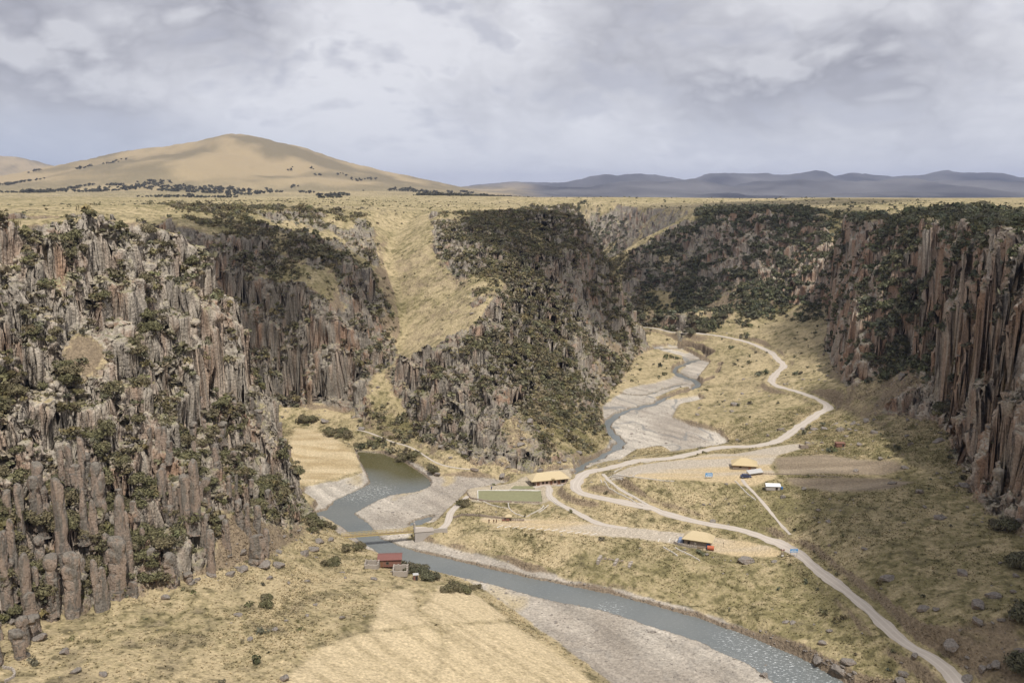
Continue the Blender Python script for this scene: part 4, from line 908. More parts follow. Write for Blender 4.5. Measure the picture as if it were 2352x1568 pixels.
def pinnacle(seed, kind=0):
    r = np.random.default_rng(seed); k = 34; m_ = 60
    t = np.linspace(0, 1, m_); base = .88+.5*(1-t)**2
    if kind == 0: prof = base*(.92+.1*np.sin(t*5+r.uniform(0, 6)))                              # rounded finger
    elif kind == 1: prof = base*(1-.45*t)+.0*t                                                    # tapering
    elif kind == 2: prof = base*(.85-.25*np.exp(-((t-.72)/.07)**2)+.12*np.exp(-((t-.86)/.08)**2))   # necked with a cap
    else: prof = base*(.9-.2*np.exp(-((t-.35)/.1)**2))
    top = np.sqrt(np.clip(1-((t-.86)/.14).clip(0, 1)**2.2, 0, 1)); prof = prof*np.maximum(top, .02)
    th = np.linspace(0, 2*math.pi, k, endpoint=False); ox = r.uniform(0, 99); el = r.uniform(.7, 1)
    X_ = np.cos(th)[None]*prof[:, None]; Y_ = np.sin(th)[None]*prof[:, None]*el; Z_ = np.repeat(t[:, None], k, 1)*1.0
    lean = r.uniform(-.35, .35, 2); hgt = 4.5
    n1 = fbm3(X_*1.0+ox, Y_*1.0, Z_*2.0, 2, seed)*.5+fbm3(X_*3.4+ox, Y_*3.4, Z_*8, 3, seed+5)*.55
    n2_ = -.22*np.exp(-np.abs(fbm3(X_*.6+ox, Y_*.6, Z_*5.5, 2, seed+9))*26)
    fac = 1+n1+n2_; X_ = X_*fac+lean[0]*Z_; Y_ = Y_*fac+lean[1]*Z_; Z_ = Z_-.07+n1*.05
    for _ in range(12):                                          # planes where slabs have split away
        a_ = r.uniform(0, 6.28); h0 = r.uniform(.5, .85); tl = r.uniform(-.5, .5); z0 = r.uniform(0, 1); band = np.abs(Z_-z0) < r.uniform(.12, .5)
        s_ = X_*math.cos(a_)+Y_*math.sin(a_)+tl*(Z_-z0); over = np.maximum(s_-h0, 0)*band; X_ = X_-over*math.cos(a_); Y_ = Y_-over*math.sin(a_)
    q_ = fbm3(X_*1.3+ox, Y_*1.3, Z_*3.2, 2, seed+3)*9; q_ = 1+(np.floor(q_)+sstep(.7, 1, q_-np.floor(q_)))*.05; X_ = X_*q_; Y_ = Y_*q_
    I = np.arange(m_*k).reshape(m_, k); J = np.roll(I, -1, 1)
    F = np.stack([I[:-1], J[:-1], J[1:], I[1:]], -1).reshape(-1, 4)
    V = np.stack([X_, Y_, Z_], -1).reshape(-1, 3)
    return V, F
PIN = [[npmesh('rock_pinnacle', *pinnacle(20+7*j+i, j), mrock, smooth=False) for i in range(3)] for j in range(4)]
PL_LAB = ['rounded grey rock finger', 'tapering grey rock spire', 'necked rock column with a rounded cap', 'waisted grey rock column']
def put_pin(x, y, z, wdt, hgt, kind, lab, grp, var=None):
    o = link('rock_pinnacle', PIN[kind][rng.integers(0, 3) if var is None else var]); o.location = (x, y, z-.25*min(hgt, 6)*.3); o.rotation_euler = (0, 0, rng.uniform(0, 6.28))
    o.scale = (wdt/2, wdt/2, hgt); tag(o, lab, 'rock pinnacle', grp); return o
PZ = [(135, 1235, 960, 74, 0, 'tall pale grey rock column in front row beneath the leafy bush'), (195, 1205, 1030, 46, 0, 'slim grey rock finger beside the tall pale column in the front row'), (65, 1180, 1020, 62, 3, 'broad grey block column at the left end of the front row'),
  (25, 1150, 860, 70, 3, 'long dark column at the far left edge behind the front row'), (70, 1010, 760, 55, 0, 'grey column standing above the broad block column'), (270, 1200, 968, 92, 2, 'split grey column with a pale broken middle in the front row'), (262, 1235, 1140, 50, 2, 'small round-headed stone post before the split column'),
  (385, 1222, 945, 104, 0, 'wide egg-shaped grey rock in the front row'), (335, 1010, 615, 84, 3, 'very tall pink-sided column above the egg-shaped rock'), (430, 1000, 922, 48, 0, 'short rounded stump beside the tall pink-sided column'), (515, 1195, 965, 60, 1, 'narrow pale spire at the right of the egg-shaped rock'), (556, 1180, 985, 44, 0, 'narrow grey finger leaning on the pale spire'),
  (625, 1125, 855, 118, 0, 'massive grey slab column with rounded shoulders'), (578, 1060, 848, 52, 0, 'thin rounded column behind the massive slab column'), (645, 990, 645, 90, 1, 'jagged two-toothed tower above the massive slab column'), (690, 960, 700, 50, 1, 'slender spire right of the jagged tower'), (505, 890, 690, 50, 1, 'leaning grey blade of rock left of the jagged tower'), (450, 870, 645, 55, 1, 'hooked pink spire left of the leaning blade'),
  (710, 1112, 1040, 56, 3, 'squat square-topped rock at the foot of the slope'), (912, 1062, 903, 84, 3, 'pale block holding up one end of the flat capstone'), (1005, 1045, 990, 60, 2, 'low reddish block under the flat capstone'),
  (865, 705, 500, 62, 0, 'smooth rounded finger, leftmost of the tall cluster'), (900, 745, 635, 80, 0, 'stout rounded block at the front of the tall cluster'), (940, 740, 558, 44, 0, 'thin rounded column in the middle of the tall cluster'), (990, 790, 530, 72, 0, 'thick grey column with a reddish streak in the tall cluster'), (1045, 860, 545, 84, 0, 'tallest and widest grey column of the tall cluster'), (910, 640, 517, 36, 0, 'slim finger between the smooth finger and the thin column'),
  (1125, 1000, 782, 62, 0, 'pale column standing alone right of the tall cluster'), (1205, 865, 720, 62, 0, 'rounded grey column right of the lone pale column'), (1275, 735, 610, 64, 3, 'blocky column high on the right of the slope'), (1322, 790, 625, 42, 2, 'thin capped column among the right-hand group'), (1375, 765, 635, 52, 0, 'knobbly grey column in the right-hand group'), (1422, 900, 760, 46, 0, 'smooth grey column at the right edge of the slope'),
  (1360, 945, 800, 90, 3, 'wide pale crag at the foot of the right-hand group'), (800, 460, 300, 54, 2, 'stacked column, left of the upper group'), (850, 455, 312, 44, 2, 'narrow stacked column of the upper group'), (886, 442, 288, 38, 0, 'slim rounded finger of the upper group'), (1030, 390, 285, 42, 2, 'capped column right of the upper group'), (1340, 560, 500, 34, 0, 'small pale rounded stone standing on the bushy slope'),
  (325, 500, 345, 46, 0, 'dark oval-headed column left of the bushy hollow'), (372, 500, 330, 60, 3, 'long fluted column beside the dark oval-headed one'), (440, 560, 320, 48, 0, 'narrow column right of the long fluted one'), (200, 690, 440, 100, 3, 'broad hood-shaped crag on the left'), (110, 830, 570, 56, 0, 'tall grey column under the hood-shaped crag'), (35, 800, 590, 66, 3, 'rust-sided column at the left margin'), (190, 800, 580, 72, 2, 'pink column with eroded neck left of the leafy bush'),
  (755, 812, 745, 34, 0, 'small twin stone, right of the pair'), (722, 800, 718, 40, 0, 'small twin stone, left of the pair'), (520, 660, 430, 90, 3, 'bulky crag with a dark cleft in the middle of the slope'), (1100, 870, 690, 46, 1, 'pointed grey column behind the lone pale column'), (1450, 620, 560, 34, 1, 'small dark cone of rock near the right edge'), (1220, 560, 470, 36, 2, 'thin stone with a square cap on the upper right slope'), (1262, 640, 515, 36, 2, 'slim stone with a square cap below the upper right slope')]
for zx, zb, zt, zw, kd, lb in PZ:
    dx = zx*.430; db = 893.8+zb*.430; dt = 893.8+zt*.430
    x, y, z = hitf(dx, db); dist = math.hypot(math.hypot(x, y), CAMZ-z); hgt = (db-dt)*dist/FPX*1.02/math.cos(math.atan2(CAMZ-z, y))*1.06; wd = zw*.430*dist/FPX
    put_pin(x+.0*wd, y+wd*.35, z-.5, wd, hgt+.6, kd, lb, None)
# many more fingers of the same stone forest
cand = np.nonzero(okp & (leftc(sx, sy) > .3) & (sz_ < 52) & (sz_ > 20) & (facing > .1) & (sx > -190))[0]; cand = cand[visible(sx[cand[::60]], sy[cand[::60]], sz_[cand[::60]]+3).nonzero()[0]*60]
cand = rng.permutation(cand); got = []
for i in cand:
    if len(got) >= 45: break
    p = (sx[i], sy[i])
    if all((p[0]-q[0])**2+(p[1]-q[1])**2 > 14 for q in got): got.append(p); kd = int(rng.integers(0, 4)); wd = rng.uniform(2.0, 4.2); hp_ = wd*rng.uniform(1.6, 3.4); put_pin(sx[i], sy[i], sz_[i]-1.2, wd, hp_, kd, ('tall ' if hp_ > 9 else 'short ')+['rounded grey finger', 'tapering grey spire', 'necked capped column', 'waisted grey column'][kd]+(' halfway up' if sz_[i] > 38 else ' near the foot of')+' the left cliff, '+('right' if sy[i] > 262 else 'left')+' part', ['rounded', 'tapering', 'necked', 'waisted'][kd]+' columns of the near left cliff')
log('pinnacles')
def boulder(seed, n=5):
    import bmesh
    bm = bmesh.new(); bmesh.ops.create_icosphere(bm, subdivisions=4, radius=1); V = np.array([v.co[:] for v in bm.verts]); F = np.array([[v.index for v in f.verts] for f in bm.faces]); bm.free()
    r = np.random.default_rng(seed)
    for _ in range(11):
        d = r.normal(size=3); d /= np.linalg.norm(d); h_ = r.uniform(.45, .85); s = V@d; V = V-np.maximum(s-h_, 0)[:, None]*d
    V = V*(1+fbm3(V[:, 0]*1.6+seed, V[:, 1]*1.6, V[:, 2]*1.6, 4, seed)*.35)[:, None]; V[:, 2] *= r.uniform(.55, .85); V[:, 0] *= r.uniform(1, 1.5)
    return V, F
BPRO = [boulder(i+1) for i in range(6)]
BOUL = [npmesh('boulder', *b, mboul, smooth=False) for b in BPRO]
rt = (sx > 60+(sy-260)*.15) & (sy < 520) & (sz_ < 60) & (sk < .25)
foot = blur((samp(G, XX, YY) < 55).astype(np.float32)*CLF, 20)
bd = .011*rt*(.3+2.2*sstep(.0, .3, fbm2(sx/20, sy/20, 3, 211)))+.03*free*sstep(.02, .2, samp(foot, sx, sy))*(sk < .3)+.0016*free*(sz_ < 70)
nearriv = sstep(.02, .3, samp(blur(WATER, 5), sx, sy))*(wet_ < .6)*(sx > 60)*(sy < 260)
bd = np.maximum(bd*free, nearriv*.05)
bd = np.maximum(bd, .012*((sk > .3) & (sn > .6) & (samp(CLF, sx, sy) < .6)))
jb = pick(bd, 3); brow = np.stack([*scatter(jb, 12), np.clip(rng.lognormal(-.85, .62, len(jb)), .2, 2.4)], 1)
hero_b = [(2190, 1482, 2.4), (2245, 1395, 2.6), (2210, 1320, 1.8), (2160, 1190, 2.0), (1880, 1520, 1.8), (2068, 1568, 1.8), (1930, 1545, 2.3), (1950, 1520, 1.6), (1760, 1530, 1.0), (2040, 1330, 1.8), (2280, 1370, 1.6), (2120, 1400, 1.9), (2150, 1400, 1.3), (2050, 1110, 2.0), (2110, 1130, 1.8), (1895, 985, 1.8), (1930, 990, 2.0), (2010, 995, 1.7), (1966, 1083, 1.3), (2080, 1075, 1.4), (1500, 1452, .7), (2225, 1560, 1.6), (2100, 1510, 1.2), (2290, 1530, 1.5),
  (85, 1470, 1.7), (50, 1455, 1.3), (150, 1500, 1.2), (170, 1545, 1.3), (235, 1550, 1.0), (380, 1375, 1.2), (720, 1262, 2.2), (735, 1245, 2.0), (700, 1275, 2.3), (705, 1335, 1.0), (785, 1420, 1.0), (725, 1390, .9), (650, 1560, 1.2), (860, 1330, 1.3), (665, 1125, 1.6), (1005, 1092, 1.5), (830, 985, 2.4), (745, 968, 3.0), (1530, 1018, .8), (1690, 930, 2.2), (1680, 945, 1.6), (1705, 905, 1.5), (440, 1340, 1.5), (560, 1310, 2.0), (600, 1300, 2.0), (640, 1302, 1.8), (530, 1322, 1.6), (1155, 1095, 1.8), (1240, 1085, 1.6), (1090, 1080, 1.8), (1290, 1078, 1.4)]
HB = [(*hitf(a, b_), s) for a, b_, s in hero_b]; nh = len(HB)
brow = np.concatenate([np.array(HB), brow]); visb = visible(brow[:, 0], brow[:, 1], brow[:, 2]+brow[:, 3]*.5)
sc_ = brow[:, 3]/np.hypot(brow[:, 0], brow[:, 1])*visb; sc_[:nh] += 1; od = np.argsort(-sc_)
def bzone(x, y, z, s):
    big_ = 'large' if s > 1.5 else ('mid-sized' if s > .8 else 'small')
    if x > 40 and y < 250 and z < 4: return (big_+' pale boulder at the edge of the river rapids', big_+' boulders at the river rapids')
    if x > 50 and y < 520: 
        rd = x > np.interp(y, [150, 200, 245, 310], [125, 108, 97, 98])
        return (big_+' grey boulder in the grass between road and right-hand cliff', big_+' boulders between the road and the right-hand cliff') if rd else (big_+' grey boulder in the grass between the road and the river', big_+' boulders between road and river')
    if x < 0 and y < 330: return (big_+' grey boulder on the dry grass below the left cliff', big_+' boulders below the left cliff')
    if z > 60: return (big_+' rock lying high on the canyon rim', big_+' rocks on the canyon rim')
    return (big_+' rock at the foot of the middle spur', big_+' rocks round the middle spur')
for i in od[:290]:
    x, y, z, s = brow[i]; lb, gp = bzone(x, y, z, s)
    o = link('boulder', BOUL[rng.integers(0, 6)]); o.location = (x, y, z+.12*s); o.rotation_euler = (rng.uniform(-.3, .3), rng.uniform(-.3, .3), rng.uniform(0, 6.28)); q = s*rng.uniform(.85, 1.1); o.scale = (q, q, q*rng.uniform(.7, 1.1)); tag(o, lb, 'boulder', gp)
import bmesh as _b
def lowrock(seed):
    bm = _b.new(); _b.ops.create_icosphere(bm, subdivisions=2, radius=1); V = np.array([v.co[:] for v in bm.verts]); F = np.array([[v.index for v in f.verts] for f in bm.faces]); bm.free(); r = np.random.default_rng(seed)
    for _ in range(8):
        d = r.normal(size=3); d /= np.linalg.norm(d); h_ = r.uniform(.45, .85); s = V@d; V = V-np.maximum(s-h_, 0)[:, None]*d
    V[:, 2] *= .7; return V, F, np.ones((len(V), 3))
merged('rubble', brow[od[290:]], [lowrock(i) for i in range(4)], mboul, lab='loose rubble scattered over the slopes')
js = pick(.10*(gv > .5)*(wet_ < .5)*(sy < 560)*(.3+1.4*sstep(-.1, .2, fbm2(sx/9, sy/9, 3, 231)))+.5*(wet_ > .12)*(wet_ < .45)*(sy < 420), 8)
merged('river_stones', np.stack([*scatter(js, 14), rng.lognormal(-1.45, .45, len(js))], 1), [lowrock(i) for i in range(3)], mboul, lab='loose stones strewn over the gravel bars')
log('boulders', len(brow), 'stones', len(js))

# ------------------------------------------------------------------ grass tussocks
def tuft(seed):
    r = np.random.default_rng(seed); n = 9; V = []; 
    for i in range(n):
        a = r.uniform(0, 6.28); q = r.uniform(.5, 1.0); w_ = .2; h_ = r.uniform(.55, 1.0); c_, s_ = math.cos(a), math.sin(a)
        V += [(-s_*w_, c_*w_, 0), (s_*w_, -c_*w_, 0), (c_*q*.8, s_*q*.8, h_)]
    return np.array(V), np.arange(3*n).reshape(n, 3), np.repeat(r.uniform(.7, 1.3, n), 3)[:, None]*np.ones(3)*np.tile([.75, .75, 1.15], n)[:, None]
mgrass, T = mat('tussock grass')
at = T.n('ShaderNodeAttribute', attribute_name='tone').outputs['Color']; b = T.n('ShaderNodeBsdfPrincipled', ins={'Base Color': at, 'Roughness': .9, 'Specular IOR Level': .1}); T.n('ShaderNodeOutputMaterial', ins={0: b.outputs[0]})
tn = sstep(-.2, .25, fbm2(sx/9, sy/9, 3, 221)+fbm2(sx/40, sy/40, 2, 222)*.5)
td = .85*free*(.15+tn)*(sy < 460)*(sk < .3)*(sz_ < 70)*(1-.8*np.maximum(samp(mField, sx, sy), samp(mCrop, sx, sy)))
jt = pick(td, 5); tc_ = COL[:NCOL-1, :NROW-1, :3].reshape(-1, 3)[jt]*rng.uniform(.6, 1.3, (len(jt), 1))
merged('grass', np.stack([*scatter(jt, 13), rng.uniform(.28, .62, len(jt))], 1), [tuft(i) for i in range(5)], mgrass, lab='dry tussock grass on the banks and slopes', cols=tc_)
log('grass', len(jt))

# ------------------------------------------------------------------ built things
mthatch = simple('thatch', (.47, .385, .245), .95, .22, 6, bump=.8)
mthatch2 = simple('weathered thatch', (.47, .38, .23), .95, .22, 6, bump=.8)
madobe = simple('pinkish plaster', (.50, .39, .33), .9, .15, 3)
mstonew = simple('brown stone wall', (.27, .22, .18), .95, .45, 5, bump=.9)
mpale = simple('pale plaster', (.60, .55, .48), .9, .1, 3)
mdarkop = simple('dark opening', (.03, .026, .024), .9, .1)
mbrown = simple('brown door', (.20, .10, .06), .7, .2)
mblue = simple('blue paint', (.05, .14, .32), .6, .1)
mwood = simple('grey timber', (.20, .155, .11), .9, .3, 8)
mconc = simple('concrete', (.36, .33, .30), .9, .2, 2, bump=.4)
myellow = simple('yellow steel paint', (.42, .325, .14), .6, .15, 3)
mred = simple('red sheet roof', (.18, .082, .07), .6, .18, 1.5)
mredw = simple('rust red board', (.20, .10, .075), .85, .25, 3)
morange = simple('orange tank', (.42, .12, .06), .55, .12)
mwhite = simple('white paint', (.72, .71, .69), .7, .06)
mgreyr = simple('grey sheet roof', (.42, .41, .40), .6, .15, 2)
mcar = simple('dark blue car paint', (.035, .045, .10), .3, .05, spec=.5)
mvan = simple('blue grey car paint', (.16, .20, .30), .35, .05, spec=.5)
mglass = simple('car glass', (.03, .035, .04), .08, .05, spec=.6)
mtyre = simple('tyre rubber', (.02, .02, .02), .9, .1)
mrim = simple('wheel rim', (.4, .4, .4), .4, .05)
mlamp = simple('lamp lens', (.6, .58, .52), .2, .05)
mstones = simple('white edging stone', (.52, .48, .43), .95, .35, 5, bump=.7)
mdrystone = simple('dry stone', (.34, .30, .26), .95, .5, 5, bump=.9)
msign = simple('sky blue sign board', (.10, .30, .58), .5, .06)
mlawn = simple('clipped lawn', (.205, .20, .115), .95, .25, .6)
mskin = simple('skin', (.30, .17, .11), .7, .05); mhair = simple('dark hair', (.02, .016, .014), .8, .05)

def span(a, b):
    """two surveyed corner bearings -> world points, heading, length"""
    A_, B_ = hitf(*a), hitf(*b); z = max(A_[2], B_[2]); return A_, B_, z, math.atan2(B_[1]-A_[1], B_[0]-A_[0]), math.hypot(B_[0]-A_[0], B_[1]-A_[1])
def hip_roof(L, D, h, over, inset, t=.35):
    """thatched hip roof with thick eaves, centred on the origin, eaves at z=0"""
    a, b = L/2+over, D/2+over; r = L/2-inset; b_ = MB(); n = 8
    V = []
    for zz, o in ((-t*.9, -.18), (0, 0)):
        V += [(-a-o, -b-o, zz), (a+o, -b-o, zz), (a+o, b+o, zz), (-a-o, b+o, zz)]
    V += [(-r*.5-a*.5+inset*.0, -b*.5, h*.56), (r*.5+a*.5, -b*.5, h*.56), (r*.5+a*.5, b*.5, h*.56), (-r*.5-a*.5, b*.5, h*.56), (-r, 0, h), (r, 0, h)]
    F = [(3, 2, 1, 0)]+[(i, (i+1) % 4, 4+(i+1) % 4, 4+i) for i in range(4)]+[(4+i, 4+(i+1) % 4, 8+(i+1) % 4, 8+i) for i in range(4)]+[(8, 9, 13, 12), (10, 11, 12, 13), (9, 10, 13), (11, 8, 12)]
    return b_.poly(V, F)
def gable_roof(L, D, h, over, t=.08):
    a, b = L/2+over, D/2+over
    V = [(-a, -b, 0), (a, -b, 0), (a, 0, h), (-a, 0, h), (-a, b, 0), (a, b, 0)]; V2 = [(x, y, z-t) for x, y, z in V]
    return MB().poly(V+V2, [(0, 1, 2, 3), (3, 2, 5, 4), (9, 8, 7, 6), (10, 11, 8, 9), (0, 6, 7, 1), (4, 5, 11, 10), (0, 3, 9, 6), (3, 4, 10, 9), (1, 7, 8, 2), (2, 8, 11, 5)])
def opening(parent, name, x, z0, w_, h_, y, m, fm=mwood, label=None):
    """door or window set in the wall whose face is at this y: frame proud of the wall, leaf inside it"""
    f = MB(); f.box((x-w_/2-.05, y-.02, z0+h_/2), (.1, .16, h_+.2)); f.box((x+w_/2+.05, y-.02, z0+h_/2), (.1, .16, h_+.2)); f.box((x, y-.02, z0+h_+.05), (w_, .16, .1))
    if name == 'window': f.box((x, y-.02, z0-.05), (w_, .16, .1))
    o = MB().box((x, y-.015, z0+h_/2), (w_, .06, h_)).build(name, m, parent, label); f.build('frame', fm, o)
    return o
# the long thatched house beside the lawn
A_ = Z(1231, 1117, 5.15); B_ = Z(1301, 1110.5, 5.15); a = math.atan2(B_[1]-A_[1], B_[0]-A_[0]); L = 14.5; D = 6.0; z = 5.15
h = empty('thatched_house', (A_[0], A_[1], z-.1), a, 'long pale house with a straw thatch roof beside the green lawn', 'house')
w_ = MB(); w_.box((L/2, D/2, 1.35), (L, D, 2.7)); w_.build('wall', madobe, h)
r_ = hip_roof(L+1.6, D+.8, 2.5, .7, 3.0).build('roof', mthatch, h); r_.location = (L/2-.8, D/2, 2.75)
MB().box((L/2+.2, -.9, 2.0+1.2), (1.5, .9, .5), taper=.6).build('roof_bundle', mthatch2, r_).location = (-L/2+.8, -D/2, -2.75+.25)
for x in (1.1, 6.9, 10.4): opening(h, 'door', x, .02, .95, 2.0, 0, mbrown)
for x in (3.2, 4.9, 8.6): opening(h, 'window', x, 1.0, .8, .9, 0, mdarkop)
opening(h, 'window', 12.2, .8, 1.5, 1.4, 0, mdarkop, label='wide dark window')
for x in (-1.9, -.6): MB().box((x, .3, 1.3), (.16, .16, 2.6)).build('porch_post', mwood, h)
for x in (-1.9, -.6): MB().box((x, D-.6, 1.3), (.16, .16, 2.6)).build('porch_post', mwood, h)
MB().box((-1.2, D/2, .55), (.18, D-1.2, .9)).build('porch_wall', mstonew, h)
for x in (13.9, 11.1, 9.6): MB().box((x, -.55, 1.32), (.16, .16, 2.64)).build('porch_post', mwood, h)
MB().box((L/2-.6, -.8, .07), (L+2.6, 1.9, .3)).build('plinth', mconc, h)
# lower thatched house by the parking ground
A_, B_, z, a, L = span((1571, 1253), (1617, 1259)); L = 9.2; D = 5.4
h = empty('thatched_house', (A_[0], A_[1], z-.1), a-.03, 'dark stone house under straw thatch beside the road junction', 'house')
MB().box((L/2, D/2, 1.35), (L, D, 2.7)).build('wall', mstonew, h)
MB().box((L+.03, D/2, 1.30), (.08, D-.02, 2.5)).build('end_wall', mpale, h, 'pale plastered end wall')
r_ = hip_roof(L, D, 2.3, .75, 2.3).build('roof', mthatch, h); r_.location = (L/2, D/2, 2.75)
opening(h, 'door', 8.45, .02, .95, 2.1, 0, mblue, mblue, 'blue door'); opening(h, 'window', 3.9, 1.1, .8, .8, 0, mpale); opening(h, 'window', 1.6, .9, .8, 1.0, 0, mdarkop)
MB().box((5.8, -.7, .35), (2.2, .5, .5)).build('bench', mwood, h)
x0, y0, z0 = hitf(1632, 1264); MB().cyl((-1.0, 0, 1.15), .72, 2.0, 16, axis=0)
tk = empty('water_tank', (x0, y0, z0), a+.1, 'orange drum tank lying against the pale end of the stone thatched house', 'tank')
MB().cyl((-1.15, 0, .95), .75, 2.3, 18, axis=0).build('drum', morange, tk, smooth=False); 
for x in (-.8, .8): MB().box((x, 0, .15), (.2, 1.3, .4)).build('cradle', mwood, tk)
# hut on the upper terrace
A_, B_, z, a, L = span((1683, 1078), (1732, 1079)); L = 9.5; D = 6.5
h = empty('thatched_hut', (A_[0], A_[1], z-.1), a, 'low thatched hut on the bare upper terrace near the dark car', 'hut')
MB().box((L/2, D/2, .85), (L, D, 1.7)).build('wall', mstonew, h); r_ = hip_roof(L, D, 2.3, .6, 3.6).build('roof', mthatch2, h); r_.location = (L/2, D/2, 1.8)
opening(h, 'door', 6.8, .02, .9, 1.5, 0, mbrown); opening(h, 'window', 3.0, .7, .8, .7, 0, mdarkop)
# blue things: signs
def signboard(px_, py_, lb, w_=2.9, hh=1.5, leg=1.5, rows=1):
    x, y, z = hitf(px_, py_); s = empty('sign_board', (x, y, z), 0, lb, 'sign'); 
    MB().box((0, 0, leg+hh/2), (w_, .07, hh)).build('board', msign, s)
    for q in (-w_/2+.25, w_/2-.25): MB().box((q, .08, leg*.5+.3), (.09, .08, leg+.6)).build('post', mwood, s)
    m_ = MB(); n = 5 if rows == 1 else 3
    for i in range(n): m_.box((-w_/2+w_*(i+.7)/(n+.4), -.042, leg+hh*.27), (w_/(n+.4)*.62, .01, hh*.3))
    m_.build('white_symbols', mwhite, s); MB().box((-.1 if rows == 1 else .2, -.042, leg+hh*.72), (w_*.62, .01, hh*.10)).build('white_lettering', mwhite, s)
signboard(1628, 1099, 'sky blue sign board standing on the bare upper terrace', 2.9, 1.6, .8, 2); signboard(1823, 1279, 'sky blue sign board beside the road where the tracks join', 2.6, 1.2, 1.7)
# totem notice stand at the junction
x, y, z = hitf(1797, 1279); s = empty('notice_stand', (x, y, z), .1, 'narrow notice stand with red ornaments at the road junction', 'notice stand')
for q in (-.4, .4): MB().box((q, 0, 1.3), (.12, .12, 2.6)).build('post', mwood, s)
MB().box((0, -.08, 1.35), (.8, .06, .9)).build('board', mstonew, s); MB().box((0, -.08, .55), (.8, .06, .35)).build('lower_board', mwhite, s)
MB().cyl((-.4, 0, 2.6), .2, .5, 8, .06).build('red_ornament', mredw, s); MB().cyl((.45, 0, 2.45), .3, .35, 8, .15).build('red_ornament', mredw, s); MB().box((0, 0, 2.35), (1.3, .2, .22)).build('crossbar', mredw, s)
# cars
def car(px_, py_, rz, m, lb, L=4.3, H=1.5, W_=1.75, boxy=False):
    x, y, z = hitf(px_, py_); c = empty('parked_car', (x, y, z+.02), rz, lb, 'car'); b_ = MB()
    pr = [(-L/2, .35), (-L/2, .85), (-L*.40, .95), (-L*.30, H), (L*.12, H), (L*.27, .95), (L/2-.1, .82), (L/2, .55), (L/2, .35)] if not boxy else [(-L/2, .35), (-L/2+.05, 1.0), (-L/2+.15, H), (L*.22, H), (L*.36, 1.0), (L/2, .9), (L/2, .35)]
    V = []; n = len(pr)
    for sgn, in ((-1,), (1,)):
        for px2, pz in pr: V.append((px2, sgn*(W_/2 if pz <= 1.0 else W_/2-.16), pz))
    F = [tuple(range(n))[::-1], tuple(range(n, 2*n))]+[((i+1) % n, i, n+i, n+(i+1) % n) for i in range(n)]
    b_.poly(V, [tuple(f) for f in F]).build('body', m, c)
    for sgn in (-1, 1):
        g = MB(); yq = sgn*(W_/2-.075); q = [(-L*.33, 1.0), (-L*.27, H-.08), (L*.09, H-.08), (L*.2, 1.0)]
        g.poly([(u, yq+sgn*.04, v) for u, v in q]+[(u, yq-sgn*.04, v) for u, v in q], [(0, 1, 2, 3), (7, 6, 5, 4)]+[(i, 4+i, 4+(i+1) % 4, (i+1) % 4) for i in range(4)]).build('side_window', mglass, c)
    xs = (L*.12, L*.27) if not boxy else (L*.22, L*.36)
    MB().poly([(xs[0]+.04, -W_/2+.24, H-.05), (xs[0]+.04, W_/2-.24, H-.05), (xs[1]+.03, W_/2-.12, 1.0), (xs[1]+.03, -W_/2+.12, 1.0)], [(0, 1, 2, 3)]).build('windscreen', mglass, c)
    for u in (-L*.31, L*.31):
        for v in (-1, 1):
            t_ = MB().cyl((u, v*(W_/2-.1)-.1, .33), .33, .2, 16, axis=1).build('wheel', mtyre, c); MB().cyl((u, v*(W_/2-.1)-.11, .33), .19, .22, 10, axis=1).build('rim', mrim, t_)
    for v in (-.6, .6): MB().box((L/2, v, .68), (.06, .3, .16)).build('headlight', mlamp, c)
car(1713, 1097, -.12, mcar, 'dark blue car parked by the hut on the upper terrace'); car(1564, 1245, 1.25, mvan, 'blue grey car parked at the left end of the stone thatched house', boxy=True, H=1.65)
# grey shelter roof near the hut
x, y, z = hitf(1733, 1090); s = empty('shelter', (x, y, z), .15, 'low shelter with a sloping grey sheet roof between hut and dark car', 'shelter')
MB().poly([(-3, -1.6, 1.0), (3.4, -1.0, 1.3), (3.4, 1.8, 2.1), (-3, 1.6, 1.6)]+[(-3, -1.6, .9), (3.4, -1.0, 1.2), (3.4, 1.8, 2.0), (-3, 1.6, 1.5)], [(0, 1, 2, 3), (7, 6, 5, 4), (0, 4, 5, 1), (1, 5, 6, 2), (2, 6, 7, 3), (3, 7, 4, 0)]).build('roof', mgreyr, s)
for q in ((-2.7, -1.3, .9), (3.1, -.8, 1.2), (3.1, 1.5, 1.95), (-2.7, 1.3, 1.4)): MB().box((q[0], q[1], q[2]/2), (.14, .14, q[2])).build('post', mwood, s)
# white-roofed hut on the slope
x, y, z = hitf(1774, 1123); h = empty('hut', (x, y, z), -.08, 'small grey hut with a white roof on the slope below the upper terrace', 'hut')
MB().box((0, 0, .8), (5.2, 3, 1.6)).build('wall', mconc, h); r_ = gable_roof(5.2, 3, .8, .25).build('roof', mwhite, h); r_.location = (0, 0, 1.62); opening(h, 'door', 1.3, .02, .7, 1.3, -1.5, mdarkop); MB().cyl((3.4, -.6, 0), .5, 1.2, 12).build('barrel', mblue, h, 'blue barrel')
